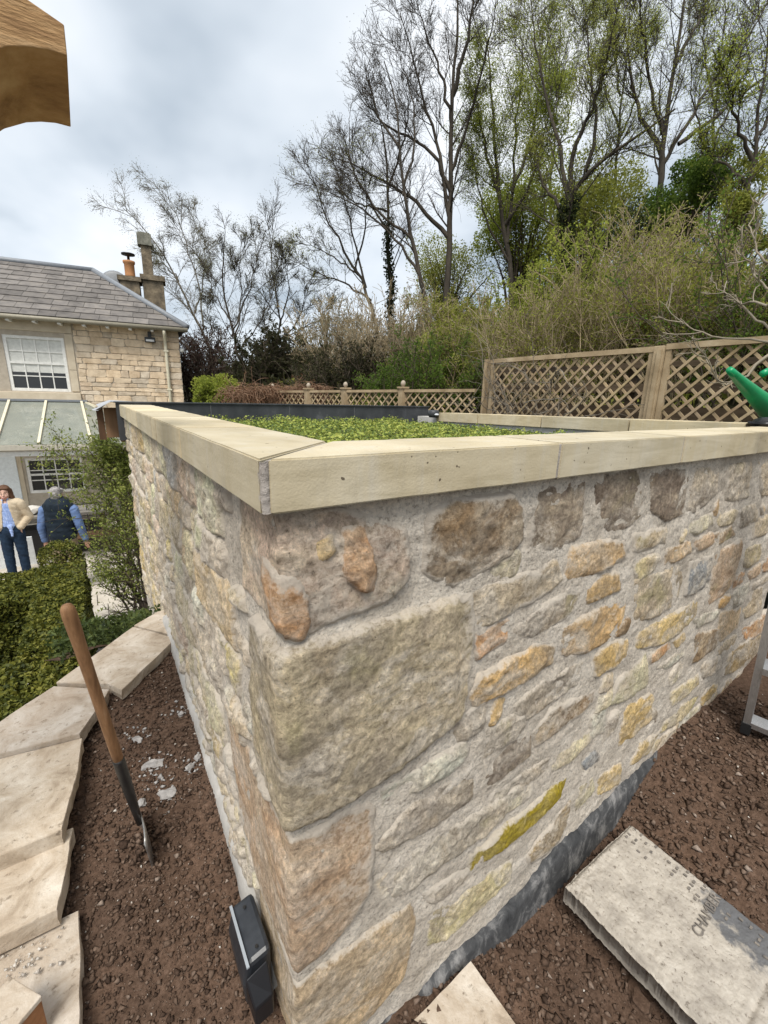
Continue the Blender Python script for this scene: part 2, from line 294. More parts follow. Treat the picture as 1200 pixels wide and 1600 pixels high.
# stones of the front face traced as outlines (photo pixels) and laid out on the wall's own plane
FR=[('br',.018,[(672,800),(690,792),(800,775),(812,800),(812,840),(790,870),(740,895),(715,912),(690,905),(668,890),(672,850)]),
('dk',.007,[(842,772),(915,755),(912,835),(885,845),(870,857),(828,855),(832,820)]),('dk',.007,[(935,760),(945,748),(1000,738),(1005,800),(985,822),(955,830),(932,812)]),
('dk',.008,[(1020,742),(1078,735),(1070,800),(1045,812),(1020,795)]),('gy',.006,[(1090,735),(1125,725),(1122,770),(1085,800),(1078,795)]),('wh',.012,[(1140,730),(1175,720),(1170,775),(1150,782),(1134,778)]),
('bg',.010,[(1188,715),(1212,710),(1210,770),(1190,772)]),('bg',.012,[(745,925),(800,905),(870,880),(878,905),(850,930),(790,960),(750,980),(744,960)]),
('oc',.014,[(895,862),(935,848),(975,848),(978,870),(930,895),(888,903),(893,885)]),('cr',.010,[(990,840),(1015,838),(1046,828),(1048,842),(1020,855),(992,862)]),
('cr',.010,[(1080,822),(1112,803),(1115,820),(1090,832),(1078,832)]),('cr',.009,[(1122,808),(1150,796),(1158,805),(1145,818),(1125,822)]),('gy',.010,[(1160,797),(1180,788),(1185,812),(1160,822)]),
('oc',.014,[(920,918),(945,900),(972,895),(968,920),(935,932),(920,940)]),('yl',.012,[(992,885),(1020,868),(1030,870),(1020,890),(998,906)]),('oc',.011,[(1042,862),(1080,847),(1080,862),(1055,875),(1040,885)]),
('tb',.011,[(1085,845),(1115,835),(1118,848),(1100,860),(1085,855)]),('br',.008,[(1120,838),(1145,825),(1148,836),(1122,851)]),('sl',.013,[(1080,880),(1115,868),(1110,905),(1095,920),(1070,932),(1075,905)]),
('bg',.012,[(995,905),(1030,900),(1065,888),(1068,910),(1055,945),(1025,960),(995,972),(992,940)]),('tb',.014,[(1120,865),(1160,845),(1158,870),(1150,900),(1130,930),(1107,945),(1112,910)]),
('yl',.011,[(1165,860),(1190,850),(1190,870),(1170,885),(1162,880)]),('od',.008,[(1150,902),(1165,893),(1162,908),(1148,918)]),('tb',.010,[(1170,895),(1188,882),(1186,897),(1172,906)]),('od',.010,[(1191,880),(1215,862),(1214,884),(1192,893)]),
('og',.013,[(880,985),(905,970),(940,950),(975,935),(978,955),(968,985),(940,1005),(905,1022),(882,1020)]),('od',.010,[(745,990),(765,985),(795,972),(790,1000),(765,1018),(748,1028),(742,1005)]),
('gy',.009,[(805,985),(830,965),(880,935),(905,930),(895,955),(860,980),(820,998)]),('og',.013,[(1000,990),(1040,968),(1090,940),(1088,962),(1060,990),(1025,1010),(995,1012)]),('wh',.009,[(1085,970),(1115,955),(1125,955),(1120,965),(1090,980)]),
('wh',.012,[(1145,930),(1172,910),(1172,925),(1148,950)]),('tn',.008,[(1128,960),(1158,950),(1155,980),(1125,1003),(1122,985)]),('bg',.010,[(1170,930),(1192,918),(1190,950),(1166,966),(1162,955)]),
('oc',.013,[(932,1025),(955,1005),(980,1000),(978,1025),(955,1045),(932,1055)]),('od',.010,[(1018,1025),(1045,1003),(1047,1012),(1030,1030),(1018,1038)]),('oc',.008,[(1053,1002),(1070,988),(1072,1000),(1058,1012)]),
('wh',.009,[(1032,1043),(1068,1013),(1070,1022),(1045,1045)]),('br',.009,[(1088,995),(1122,985),(1120,1010),(1100,1025),(1085,1035)]),('og',.015,[(750,1060),(790,1035),(845,1010),(867,1010),(862,1035),(820,1065),(780,1085),(745,1100),(738,1085)]),
('gy',.010,[(808,1105),(850,1070),(905,1040),(922,1038),(915,1060),(880,1085),(825,1122),(806,1125)]),('cr',.010,[(965,1065),(1010,1022),(1012,1070),(975,1095),(955,1100)]),('ym',.014,[(1140,1025),(1165,1003),(1192,988),(1192,1012),(1165,1040),(1132,1055)]),
('od',.011,[(1162,985),(1195,962),(1215,950),(1212,975),(1165,1002)]),('bg',.008,[(1122,1013),(1150,994),(1148,1005),(1125,1024)]),('wh',.008,[(1045,1060),(1062,1037),(1068,1040),(1066,1055),(1048,1070)]),('gy',.008,[(1098,1042),(1128,1022),(1128,1040),(1100,1060)]),
('yl',.010,[(1050,1085),(1090,1057),(1090,1070),(1050,1105)]),('br',.010,[(860,1112),(930,1080),(932,1095),(880,1130),(840,1165),(835,1145)]),('gy',.009,[(760,1142),(798,1122),(826,1118),(822,1134),(790,1165),(757,1183)]),('oc',.013,[(980,1105),(1020,1085),(1018,1125),(990,1150),(970,1165),(972,1135)]),
('cr',.010,[(865,1190),(925,1140),(920,1165),(890,1190),(862,1205)]),('gy',.009,[(945,1130),(966,1112),(966,1135),(945,1158)]),('sl',.009,[(913,1193),(930,1176),(938,1185),(918,1206)]),('oc',.011,[(1000,1165),(1030,1148),(1012,1178),(988,1193)]),
('og',.011,[(938,1215),(970,1195),(967,1225),(935,1242)]),('yl',.011,[(1040,1130),(1075,1098),(1090,1090),(1066,1122),(1036,1143)]),('oc',.011,[(1098,1088),(1122,1065),(1121,1077),(1097,1102)]),
('wh',.012,[(600,1240),(660,1205),(728,1158),(732,1175),(700,1210),(640,1240),(605,1262)]),('gy',.011,[(590,1322),(640,1262),(740,1207),(738,1246),(710,1272),(640,1312),(600,1330)]),('wh',.012,[(590,1378),(650,1335),(760,1272),(830,1220),(835,1238),(770,1290),(680,1355),(620,1400),(592,1402)]),
('ms',.014,[(740,1340),(790,1300),(860,1235),(882,1220),(875,1245),(830,1290),(760,1345),(738,1358)]),('gy',.009,[(665,1400),(700,1377),(730,1360),(738,1368),(720,1385),(680,1410)]),('yl',.012,[(675,1430),(740,1392),(800,1347),(800,1370),(750,1420),(690,1470),(672,1475)]),
('ym',.012,[(825,1338),(845,1310),(890,1255),(885,1290),(860,1325),(828,1350)]),('dk',.009,[(762,1195),(777,1172),(828,1152),(830,1180),(800,1203),(767,1228)]),('wh',.009,[(768,1245),(840,1200),(858,1188),(855,1204),(790,1246),(765,1262)]),('cr',.009,[(898,1237),(925,1217),(930,1235),(903,1264)])]
def fs(px): r=atY(px[0],px[1],YW-.006); return (r[0]-XW,r[2])
LAY=[]   # (colour key, protrusion, outline in (s,z))
for k,pr,px in FR: LAY.append((k,pr,[fs(p) for p in px]))
# the quoins turn the corner
def quoin(px,sl,slb=None):
    P=[fs(p) for p in px]; z=[p[1] for p in P]; return P+[(-sl,max(z)-.004),(-(slb or sl),min(z)+.006)]
QU=[('pk',.016,quoin([(470,805),(560,800),(632,830),(636,905),(600,935),(480,985),(462,960)],.20)),
('gg',.028,quoin([(485,1010),(560,985),(735,932),(737,1000),(722,1110),(640,1180),(500,1268)],.13,.16)),
('tb',.020,quoin([(510,1298),(560,1264),(580,1264),(575,1385),(545,1440),(500,1490)],.42,.36)),
('tn',.018,quoin([(510,1560),(545,1483),(640,1417),(648,1440),(630,1530),(560,1605),(520,1650)],.22))]
LAY+=QU
LAY+=[('od',.026,[fs(p) for p in [(538,835),(562,828),(576,870),(582,920),(560,920),(540,890)]]),('od',.024,[(-.05,-.285),(-.05,-.24),fs((458,905)),fs((482,965)),fs((472,992)),(-.01,-.335)]),('oc',.020,[fs(p) for p in [(488,850),(512,838),(516,862),(494,876)]])]
for k_ in K:
    if k_ not in('ms','sl','dk','br'): K[k_]=tuple(a*.72+b*.28*1.05 for a,b in zip(K[k_],(.42,.375,.32)))
hulls=[hull(p[2]) for p in LAY]
def free(poly,gap=.012):
    H=hull(poly); c=H.mean(0); pts=np.concatenate([H,(H+c)/2,c[None],(H+np.roll(H,1,0))/2])
    return all((pdist(h,pts[:,0],pts[:,1])<-gap*.4).all() for h in hulls)
def courses(s0,s1,ztop,zbot,keys,seed,hmin=.05,hmax=.15):
    r=random.Random(seed); z=ztop
    while z>zbot:
        hh=r.uniform(hmin,hmax); s=s0+r.uniform(-.1,0)
        while s<s1:
            wd=hh*r.uniform(.9,2.8) if r.random()>.2 else hh*.7; g=r.uniform(.008,.016)
            a,b,t0,b0=s+g,s+wd-g,z-g*.7,z-hh+g*.7; j=lambda m=.016:r.uniform(-m,m)
            poly=[(a+j(),t0+j(.010)),((a+b)/2,t0+j(.010)),(b+j(),t0+j(.010)),(b+j(),(t0+b0)/2),(b+j(),b0+j(.010)),((a+b)/2,b0+j(.010)),(a+j(),b0+j(.010))]
            poly=[(x,y) for x,y in poly]
            if wd>.03 and free(poly): LAY.append((r.choice(keys),r.uniform(.006,.015),poly)); hulls.append(hull(poly))
            s+=wd
        z-=hh
courses(-2.93,-.02,-.155,-1.36,['bg','bg','wh','gy','pk','cr','gy','gg','og','tn'],5,.07,.19)
courses(.33,2.42,-.16,-1.3,['bg','gy','wh','oc','cr','og','br'],9,.04,.10)
courses(-2.93,-.02,-.16,-1.36,['bg','gy','wh'],15,.03,.06)
rs=random.Random(3)
for i,(k,pr,poly) in enumerate(LAY):
    P=np.array(poly); c=P.mean(0); near=abs(c[0])<.75; left=c[0]<-.02; j=rs.uniform(.9,1.1)
    me=stone_mesh(poly,pr*(1.2 if left else .72),.0055 if near else .008,i+1,1.5 if left else (.5 if k in('tb','tn','dk') else .9),1.2 if k in('wh','gy') else (.2 if k in('tb','tn','dk') else .5))
    if me is None: continue
    o=child('stone',me,M_STONE,wallL if left else wallR,tuple(min(.62,x*j*(1.35 if left else 1.18)) for x in K[k]))
    al=.9 if k=='ms' else (.42 if (k=='od' and pr>.02) else (.35 if k in('tb','tn','sl','dk') else (.2 if k in('oc','od') else .06))); o.color=(*o.color[:3],al)
    if k=='ms': o['label']='long thin stone covered in yellow green moss'
    if k=='sl': o['label']='smooth blue grey stone'
# dark bitumen band at the foot of the front face
mt,t,p=material('bitumen'); v=gpos(t); n=noise(t,gpos(t,(1,1,.6)),19,8,.72,.5); lk(t,ramp(t,n,[(.3,(.032,.033,.035)),(.50,(.085,.086,.088)),(.70,(.33,.32,.31))]),p.inputs['Base Color']); p.inputs['Roughness'].default_value=.88; p.inputs['Specular IOR Level'].default_value=.15; bump(t,p,n,.7,.008); M_BIT=mt
top=[(560,1612),(650,1547),(707,1483),(800,1397),(880,1301),(972,1212),(1032,1156),(1075,1118)]; T=np.array([fs(p) for p in top]); T=np.concatenate([[(-.01,-1.43)],[(.14,-1.45)],T,[(2.42,-1.30)]])
ss=np.linspace(0.0,2.42,300); zt=np.interp(ss,T[:,0],T[:,1])+.018*fbm(np.stack([ss*14,ss*0,ss*0],-1),4,3,.65)
rows=[]
for kk in range(14):
    tt=kk/13; zz=zt*(1-tt)+tt*-1.72; hh=np.where(tt<.08,-.008,.017+.006*fbm(np.stack([ss*6,zz*5,ss*0],-1),3,6)+tt*.02); rows.append(unfold(ss,zz,hh))
V=np.stack(rows,1); idx=np.arange(300*14).reshape(300,14); Q=np.stack([idx[:-1,:-1],idx[:-1,1:],idx[1:,1:],idx[1:,:-1]],-1).reshape(-1,4)
o=child('damp_proof_band',meshnp('damp_proof_band',V.reshape(-1,3),Q,smooth=True),M_BIT,GB); o['label']='dark bitumen painted band at the foot of the wall'
# pale cement fillet at the foot of the left face
fy=np.linspace(.70,2.2,60); fz=np.interp(fy,[.6,.85,1.32,1.98,2.2],[-1.42,-1.275,-1.205,-1.11,-1.09])
pts=[]
M_FIL=rough_mat('cement_fillet',[(.3,(.30,.29,.27)),(.6,(.45,.43,.40)),(.8,(.58,.56,.52))],12,6,.6,.006,70,.9)
V=[];wob=.006*fbm(np.stack([fy*10,fy*0,fy*0],-1),4,4)
for (ox,oz) in ((.004,.05),(-.022,.035),(-.030,-.02),(-.03,-.16)): V.append(np.stack([XW+ox+wob*1.2,fy,fz+oz+wob*2],-1))
V=np.stack(V,1); idx=np.arange(60*4).reshape(60,4); Q=np.stack([idx[:-1,:-1],idx[1:,:-1],idx[1:,1:],idx[:-1,1:]],-1).reshape(-1,4)
child('cement_fillet',meshnp('cement_fillet',V.reshape(-1,3),Q,smooth=True),M_FIL,GB)
# coping
def coping_mat():
    mt,t,p=material('cast_limestone'); v=gpos(t); a=noise(t,v,3.4,6,.6,.3); b=noise(t,v,240,2,.5); st=noise(t,gpos(t,(3,3,.25)),9,5,.6)
    c=ramp(t,a,[(.3,(.45,.38,.25)),(.5,(.53,.46,.32)),(.7,(.60,.54,.41))])
    gs=nd(t,'ShaderNodeNewGeometry'); sx=nd(t,'ShaderNodeSeparateXYZ'); lk(t,gs.outputs['Normal'],sx.inputs[0])
    c=mixc(t,ramp(t,st,[(.52,(0,0,0)),(.75,(.5,.5,.5))]),c,(.55,.52,.45))
    lay=noise(t,gpos(t,(1,1,7)),5,4,.6,1.2); c=mixc(t,1.,c,ramp(t,lay,[(.33,(.88,.87,.84)),(.5,(.99,.985,.975)),(.66,(1.06,1.06,1.06))]),'MULTIPLY')
    pit=ramp(t,noise(t,v,95,1,.4),[(.215,(.9,.9,.9)),(.235,(0,0,0))]); c=mixc(t,pit,c,(.10,.075,.05))
    oi=nd(t,'ShaderNodeObjectInfo'); c=mixc(t,1.,c,ramp(t,oi.outputs['Random'],[(0,(.86,.87,.90)),(1,(1.08,1.05,1.0))]),'MULTIPLY'); dr=noise(t,gpos(t,(6,6,.5)),7,6,.7,.6); c=mixc(t,ramp(t,dr,[(.57,(0,0,0)),(.75,(.32,.32,.32))]),c,(.34,.30,.23))
    lk(t,c,p.inputs['Base Color']); p.inputs['Roughness'].default_value=.82; p.inputs['Specular IOR Level'].default_value=.25
    x=bump(t,p,b,.25,.0015); y=bump(t,p,noise(t,v,30,5,.6),.25,.004,x); return mt
M_COP=coping_mat()
COPE=bpy.data.objects.new('coping',None); COPE.empty_display_size=.1; link(COPE,GB); COPE['label']='pale cast stone coping along the parapet'
x0,y0=XW-OV-.007,YW-OV; ZT=ZC; ZB=ZC-TH
def cope(pts,par=COPE,ztop=None,mat=None,name='coping_stone',bev=.0025):
    zt=ztop or [ZT]*len(pts); b=MB(); bm=b.bm
    v1=[bm.verts.new((x,y,z)) for (x,y),z in zip(pts,zt)]; v0=[bm.verts.new((x,y,z-TH)) for (x,y),z in zip(pts,zt)]; n=len(pts)
    F=[bm.faces.new(v1),bm.faces.new(v0[::-1])]+[bm.faces.new((v0[i],v0[(i+1)%n],v1[(i+1)%n],v1[i])) for i in range(n)]
    bmesh.ops.recalc_face_normals(bm,faces=F)
    bmesh.ops.subdivide_edges(bm,edges=[e for e in bm.edges if e.calc_length()>.3],cuts=10,use_grid_fill=True)
    if bev: bmesh.ops.bevel(bm,geom=[e for e in bm.edges if len(e.link_faces)==2 and e.calc_face_angle(0)>.5],offset=bev,segments=2,affect='EDGES')
    for v in bm.verts:
        q=np.array(v.co)[None]; v.co+=Vector((float(vnoise(q*30,1)[0]),float(vnoise(q*30,2)[0]),float(vnoise(q*30,3)[0])))*.0011
    return child(name,b.me(name),mat or M_COP,par)
def ymit(x): return y0+(x-x0)*((.19)/(CW))
g=.004
xs=[x0,.812,1.372,1.95,2.36,2.66]
for i in range(5):
    a,b=xs[i]+(.008 if i==0 else g),xs[i+1]-g
    if i==0: cope([(x0+.010,y0),(b,y0),(b,y0+CW),(x0+.010+CW,y0+CW)])
    else: cope([(a,y0),(b,y0),(b,y0+CW),(a,y0+CW)])
ys=[y0,1.155,1.60,1.72,2.25,2.85,3.42]
for i in range(6):
    a,b=ys[i]+g,ys[i+1]-g
    if i==0: cope([(x0,y0+.005),(x0+CW,y0+CW+.005),(x0+CW,b),(x0,b)])
    else: cope([(x0,a),(x0+CW,a),(x0+CW,b),(x0,b)])
M_JNT=rough_mat('grey_joint_mortar',[(.3,(.27,.24,.215)),(.6,(.42,.38,.345)),(.8,(.52,.48,.44))],30,6,.9,.005,120,.95)
def joint(pts,inset=.0025):
    b=MB(); c=np.mean(pts,0); b.prism([(x,y,0) for x,y in pts],(0,0,1),ZB+.002,ZT-inset); return child('joint',b.me('joint'),M_JNT,COPE)
for x in xs[1:-1]: joint([(x-g-.001,y0+.003),(x+g+.001,y0+.003),(x+g+.001,y0+CW-.003),(x-g-.001,y0+CW-.003)])
for y in ys[1:-1]: joint([(x0+.003,y-g-.001),(x0+CW-.003,y-g-.001),(x0+CW-.003,y+g+.001),(x0+.003,y+g+.001)])
# open mitre joint at the corner packed with crumbly mortar
n=14; zz=np.linspace(ZB+.001,ZT-.004,n); V=[]
for i,z in enumerate(zz):
    j=lambda q:float(vnoise(np.array([z*90,q,.3])))*.0025
    V.append([(x0+.0005+j(1),y0+.010,z),(x0+.0025+j(2),y0+.003+j(5),z),(x0+.007+j(3),y0+.0015+j(6),z),(x0+.0135+j(4),y0+.0025,z),(x0+.03,y0+.03,z)])
V=np.array(V); idx=np.arange(n*5).reshape(n,5); Q=np.stack([idx[:-1,:-1],idx[:-1,1:],idx[1:,1:],idx[1:,:-1]],-1).reshape(-1,4)
child('corner_joint',meshnp('corner_joint',V.reshape(-1,3),Q),M_JNT,COPE)
child('mitre_joint',MB().prism([(x0+.006,y0+.004,0),(x0+.02,y0+.004,0),(x0+CW+.012,y0+CW-.004,0),(x0+CW-.002,y0+CW+.004,0)],(0,0,1),ZB+.004,ZT-.003).me('mitre_joint'),M_JNT,COPE)
# right-hand parapet coping, slightly falling towards the back
XR=2.62
rc=[.80,1.35,1.95,2.55,3.06]
for i in range(4):
    a,b=rc[i]+g,rc[i+1]-g; zl=lambda y:-.070-.040*(y-.78)/(2.4)
    cope([(XR-.03,a),(XR+.17,a),(XR+.17,b),(XR-.03,b)],ztop=[zl(a),zl(a),zl(b),zl(b)])
M_FASC=rough_mat('pale_render',[(.3,(.42,.41,.38)),(.7,(.58,.56,.53))],10,5,.3,.004,70,.9)
child('right_parapet',MB().box((XR+.07,2.02,-.90),(.16,2.66,1.5)).me('right_parapet'),M_FASC,GB)
# inner faces, roof deck and rear upstand
M_EPDM=rough_mat('black_membrane',[(.3,(.035,.038,.042)),(.6,(.06,.064,.07)),(.78,(.15,.155,.16))],9,7,.25,.004,50,.45,stretch=(1,1,.5))
child('parapet_core',MB().box(((XW+.02+2.69)/2,YW+.085,-.88),(2.69-XW-.03,.15,1.45)).box((XW+.075,YW+1.5,-.88),(.11,2.9,1.45)).me('parapet_core'),M_MORT,GB)
o=child('roof_deck',MB().box((1.5,2.1,-.27),(2.2,2.75,.06)).me('roof_deck'),M_EPDM,GB)
b=MB(); b.box((1.47,3.43,-.19),(2.62,.05,.245)); b.box((1.47,3.432,-.064),(2.64,.075,.008)); b.box((XR-.045,2.0,-.275),(.02,2.5,.15)); b.box((XW+CW-.02,2.1,-.2),(.012,2.6,.18)); b.box((1.5,YW+CW-.03,-.2),(2.2,.012,.18))  # right-hand strip is a black stand-in for shadow below the parapet fascia
o=child('roof_upstand_and_shadow',b.me('roof_upstand_and_shadow'),M_EPDM,GB); o['label']='black membrane upstand along the back of the roof, painted shadow strip at the right'
for xx in (.75,1.35,1.95): child('membrane_lap',MB().box((xx,3.404,-.185),(.006,.004,.22)).me('membrane_lap'),plain('lap_edge',(.10,.10,.105),.4),GB)
child('downpipe_end',MB().lathe([(.035,0),(.05,.02),(.05,.06),(.03,.065)],(2.55,3.05,-.15)).me('downpipe_end',True),M_EPDM,GB)
child('roof_light_glint',MB().lathe([(.018,0),(.022,.008),(.012,.016)],(2.545,3.0,-.13)).me('glint_cap',True),plain('bright_cap',(.6,.62,.64),.3),GB).name='glint_cap'  # bright little cap stands in for a glint on the roof
# timber edge at the far end of the left wall
M_OAK=rough_mat('dark_oak',[(.3,(.05,.028,.016)),(.6,(.12,.065,.035)),(.8,(.19,.11,.06))],7,5,.4,.004,60,.8,stretch=(1,1,.15))
M_OAKL=rough_mat('cut_oak',[(.3,(.20,.115,.06)),(.6,(.30,.18,.10)),(.8,(.36,.23,.14))],7,5,.3,.004,60,.75,stretch=(1,1,.15))
child('fascia_board',MB().box((XW-.02,3.53,-.22),(.05,.06,.22)).me('fascia_board'),M_OAK,GB)
child('fascia_board',MB().box((XW-.085,3.58,-.205),(.075,.03,.20)).me('fascia_board'),M_OAKL,GB)
child('fascia_board',MB().box((XW-.145,3.60,-.21),(.04,.05,.22)).me('fascia_board'),M_OAK,GB)
child('front_wall',MB().box((1.45,3.50,-1.9),(2.4,.08,2.9)).me('front_wall'),M_OAK,GB)
s_=np.linspace(0,1,12); V=[]
for q in s_: V.append([(XW-.17+.02*math.sin(q*9),3.42+.25*q,-.085-.02*math.sin(q*3)-.03*(1-q)),(XW-.08,3.42+.25*q,-.062+.006*math.sin(q*8)),(XW+.12,3.42+.25*q,-.066)])
V=np.array(V); idx=np.arange(36).reshape(12,3); Q=np.stack([idx[:-1,:-1],idx[:-1,1:],idx[1:,1:],idx[1:,:-1]],-1).reshape(-1,4)
child('lead_flap',meshnp('lead_flap',V.reshape(-1,3),Q,smooth=True),plain('lead_sheet',(.34,.35,.37),.45),GB)
# sedum mat
def leafblob(N,fn,size): C=fn(N); return leaves(C,size)
N=34000; C=np.stack([rng.uniform(.42,2.55,N),rng.uniform(.78,3.36,N),np.zeros(N)],-1)
hm=fbm(C*np.array([7,7,1]),3,2); C[:,2]=-.195+.018*hm+rng.uniform(-.02,.03,N)*(1+hm)
C=C[(C[:,0]<2.35+.2*vnoise(C*3,4))]
V,Q=leaves(C,rng.uniform(.009,.021,len(C)),.75,nrm=np.tile(np.array([[0,0,1.]]),(len(C),1)))
M_SED=leaf_mat('sedum_leaf',[(.25,(.07,.11,.04)),(.42,(.16,.22,.05)),(.55,(.31,.36,.07)),(.7,(.45,.47,.11)),(.85,(.26,.20,.10))],4.5,.25)
o=mk('sedum',meshnp('sedum',V,Q),M_SED); stuff(o,'low green sedum planting on the flat roof','planting')
bx=MB().box((1.45,2.06,-.225),(2.1,2.56,.028)).me('sedum_substrate'); o=child('substrate',bx,rough_mat('substrate',[(.3,(.03,.03,.018)),(.7,(.09,.10,.04))],20,5,.8,.01,60,.95),GB)

# ================================================================== GROUND
def grid(x0_,x1_,y0_,y1_,res,fz,name,mat,mask=None):
    nx=int((x1_-x0_)/res)+1; ny=int((y1_-y0_)/res)+1; x,y=np.meshgrid(np.linspace(x0_,x1_,nx),np.linspace(y0_,y1_,ny),indexing='ij'); z=fz(x,y)
    idx=np.arange(nx*ny).reshape(nx,ny); Q=np.stack([idx[:-1,:-1],idx[1:,:-1],idx[1:,1:],idx[:-1,1:]],-1)
    if mask is not None:
        k=mask(x,y); Q=Q[k[:-1,:-1]&k[1:,:-1]&k[1:,1:]&k[:-1,1:]]
    return mk(name,meshnp(name,np.stack([x,y,z],-1).reshape(-1,3),Q.reshape(-1,4),smooth=True),mat)
def soil_mat():
    mt,t,p=material('red_brown_soil'); v=gpos(t); a=noise(t,v,3,5,.6); b=noise(t,v,85,8,.76); c=ramp(t,b,[(.28,(.040,.026,.018)),(.5,(.092,.061,.043)),(.68,(.15,.104,.077)),(.85,(.25,.19,.15))])
    c=mixc(t,1.,c,ramp(t,a,[(.3,(.72,.70,.70)),(.7,(1.3,1.22,1.18))]),'MULTIPLY'); lk(t,c,p.inputs['Base Color']); p.inputs['Roughness'].default_value=.95; p.inputs['Specular IOR Level'].default_value=.15
    x=bump(t,p,b,.5,.005); bump(t,p,noise(t,v,260,4,.7),.7,.003,x); return mt
M_SOIL=soil_mat()
def crumb_mat():
    mt,t,p=material('soil_crumb'); g_=nd(t,'ShaderNodeNewGeometry'); v=gpos(t); c=ramp(t,g_.outputs['Random Per Island'],[(0,(.045,.029,.021)),(.4,(.092,.060,.043)),(.8,(.135,.093,.068)),(.97,(.18,.13,.10)),(1,(.28,.225,.185))]); c=mixc(t,1.,c,ramp(t,noise(t,v,150,4,.7),[(.3,(.6,.6,.6)),(.7,(1.3,1.3,1.3))]),'MULTIPLY'); lk(t,c,p.inputs['Base Color']); p.inputs['Roughness'].default_value=.97; p.inputs['Specular IOR Level'].default_value=.1; return mt
M_CRUMB=crumb_mat()
def zl(x,y):  # left bed
    return np.interp(y,[.2,.6,.85,1.32,1.98,2.5],[-1.47,-1.40,-1.285,-1.21,-1.12,-1.09])
def zr(x,y):
    return np.interp(x,[-1,.2,.55,.9,1.42,1.77,2.5,2.85,4],[-1.42,-1.45,-1.50,-1.565,-1.49,-1.31,-1.265,-1.20,-1.05])+.02*(y-.4)*0
def soilz(base,seed):
    def fz(x,y):
        q=np.stack([x,y,x*0],-1); return base(x,y)+.026*fbm(q*4,3,seed)+.007*fbm(q*14,3,seed+3)+.004*fbm(q*60,3,seed+7)
    return fz
FL,FRZ=soilz(zl,1),soilz(zr,4)
o=struct(grid(-.42,.24,.30,2.12,.0085,FL,'soil_bed',M_SOIL,mask=lambda x,y:y<1.86+1.13*(x+.23))); 
o=struct(grid(.10,3.4,-.75,.60,.016,FRZ,'soil_ground',M_SOIL))
o=struct(grid(-3.,.20,-3,.45,.06,lambda x,y:-1.50+.02*fbm(np.stack([x*5,y*5,x*0],-1),3,2),'soil_path',M_SOIL))
def clods(N,xr,yr,fz,seed,smin,smax,name,mat,label,power=2.2,dens=None):
    r=np.random.default_rng(seed); C=np.stack([r.uniform(*xr,N),r.uniform(*yr,N),np.zeros(N)],-1)
    if dens is not None: C=C[r.random(len(C))<dens(C)]
    N=len(C); C[:,2]=fz(C[:,0],C[:,1]); s=smin+(smax-smin)*r.random(N)**power; C[:,2]+=s*.22
    bv=unit(np.array([[1,0,.2],[-.4,.9,.1],[-.5,-.8,.15],[.3,.5,-.8],[.1,-.2,1.],[.6,-.7,-.3]],float)); tr=np.array([[0,1,4],[1,2,4],[2,5,4],[5,0,4],[0,3,1],[1,3,2],[2,3,5],[5,3,0]])
    V=bv[None]*(1+.45*r.uniform(-1,1,(N,6,1))); V=V*np.stack([r.uniform(.6,1.3,N),r.uniform(.6,1.3,N),r.uniform(.4,.9,N)],-1)[:,None,:]
    an=r.uniform(0,6.28,N); c,sn=np.cos(an)[:,None],np.sin(an)[:,None]; V=np.stack([V[...,0]*c-V[...,1]*sn,V[...,0]*sn+V[...,1]*c,V[...,2]],-1)*s[:,None,None]*.5+C[:,None,:]
    T=(tr[None]+(np.arange(N)*6)[:,None,None]).reshape(-1,3); return stuff(mk(name,meshnp(name,V.reshape(-1,3),T=T,smooth=False),mat),label,'soil')
clods(22000,(-.40,.215,),(.32,2.08),FL,1,.0035,.018,'soil_crumbs',M_CRUMB,'loose red brown soil crumbs in the narrow bed',3.6,dens=lambda C:C[:,1]<1.86+1.13*(C[:,0]+.23))
clods(26000,(.12,2.4),(-.36,.57),FRZ,2,.0042,.026,'soil_crumbs',M_CRUMB,'loose dark soil crumbs below the front wall',3.8)
M_CHIP=rough_mat('pale_chippings',[(.3,(.30,.27,.24)),(.7,(.62,.58,.52))],25,4,.3,.003,90,.85)
clods(170,(-.38,.20),(.4,2.0),FL,3,.004,.014,'stone_chips',M_CHIP,'small pale stone chips scattered on the soil',2)
clods(150,(.2,3),(-.6,.55),FRZ,4,.004,.012,'stone_chips',M_CHIP,'small pale chips on the dark soil',2)
def near(pts,sig): return lambda C:np.clip(sum(np.exp(-((C[:,0]-a)**2+(C[:,1]-b_)**2)/sig**2) for a,b_ in pts),0,1)
gp=[tuple(atz(x,y,-1.2)[:2]) for x,y in ((240,1195),(262,1240),(215,1157),(300,1195),(284,1117),(245,1215))]
# bigger lumps one can point at
def lump(name,c,d,seed,mat,label=None,cat='stone',group=None,rz=0,flat=.5):
    bm=bmesh.new(); bmesh.ops.create_icosphere(bm,subdivisions=2,radius=1); r=np.random.default_rng(seed)
    for v in bm.verts:
        q=np.array(v.co)[None]*1.6+seed; k=1+.75*float(fbm(q*1.3,3,seed)[0]); v.co=Vector((v.co.x*d[0]*k,v.co.y*d[1]*k,max(v.co.z,-.7)*d[2]*k))
    bmesh.ops.rotate(bm,verts=bm.verts,matrix=Matrix.Rotation(rz,3,'Z')); me=bpy.data.meshes.new(name); bm.to_mesh(me); bm.free(); 
    o=mk(name,me,mat); o.location=c
    if label: tag(o,label,cat,group)
    return o
M_FLAKE=rough_mat('grey_mortar_flakes',[(.3,(.22,.21,.205)),(.7,(.48,.46,.44))],22,5,.6,.005,90,.9)
clods(2600,(-.2,.2),(1.1,1.75),FL,5,.003,.017,'mortar_crumbs',M_FLAKE,'pale mortar crumbs spilt on the soil beside the spade',2.2,dens=near(gp,.035))
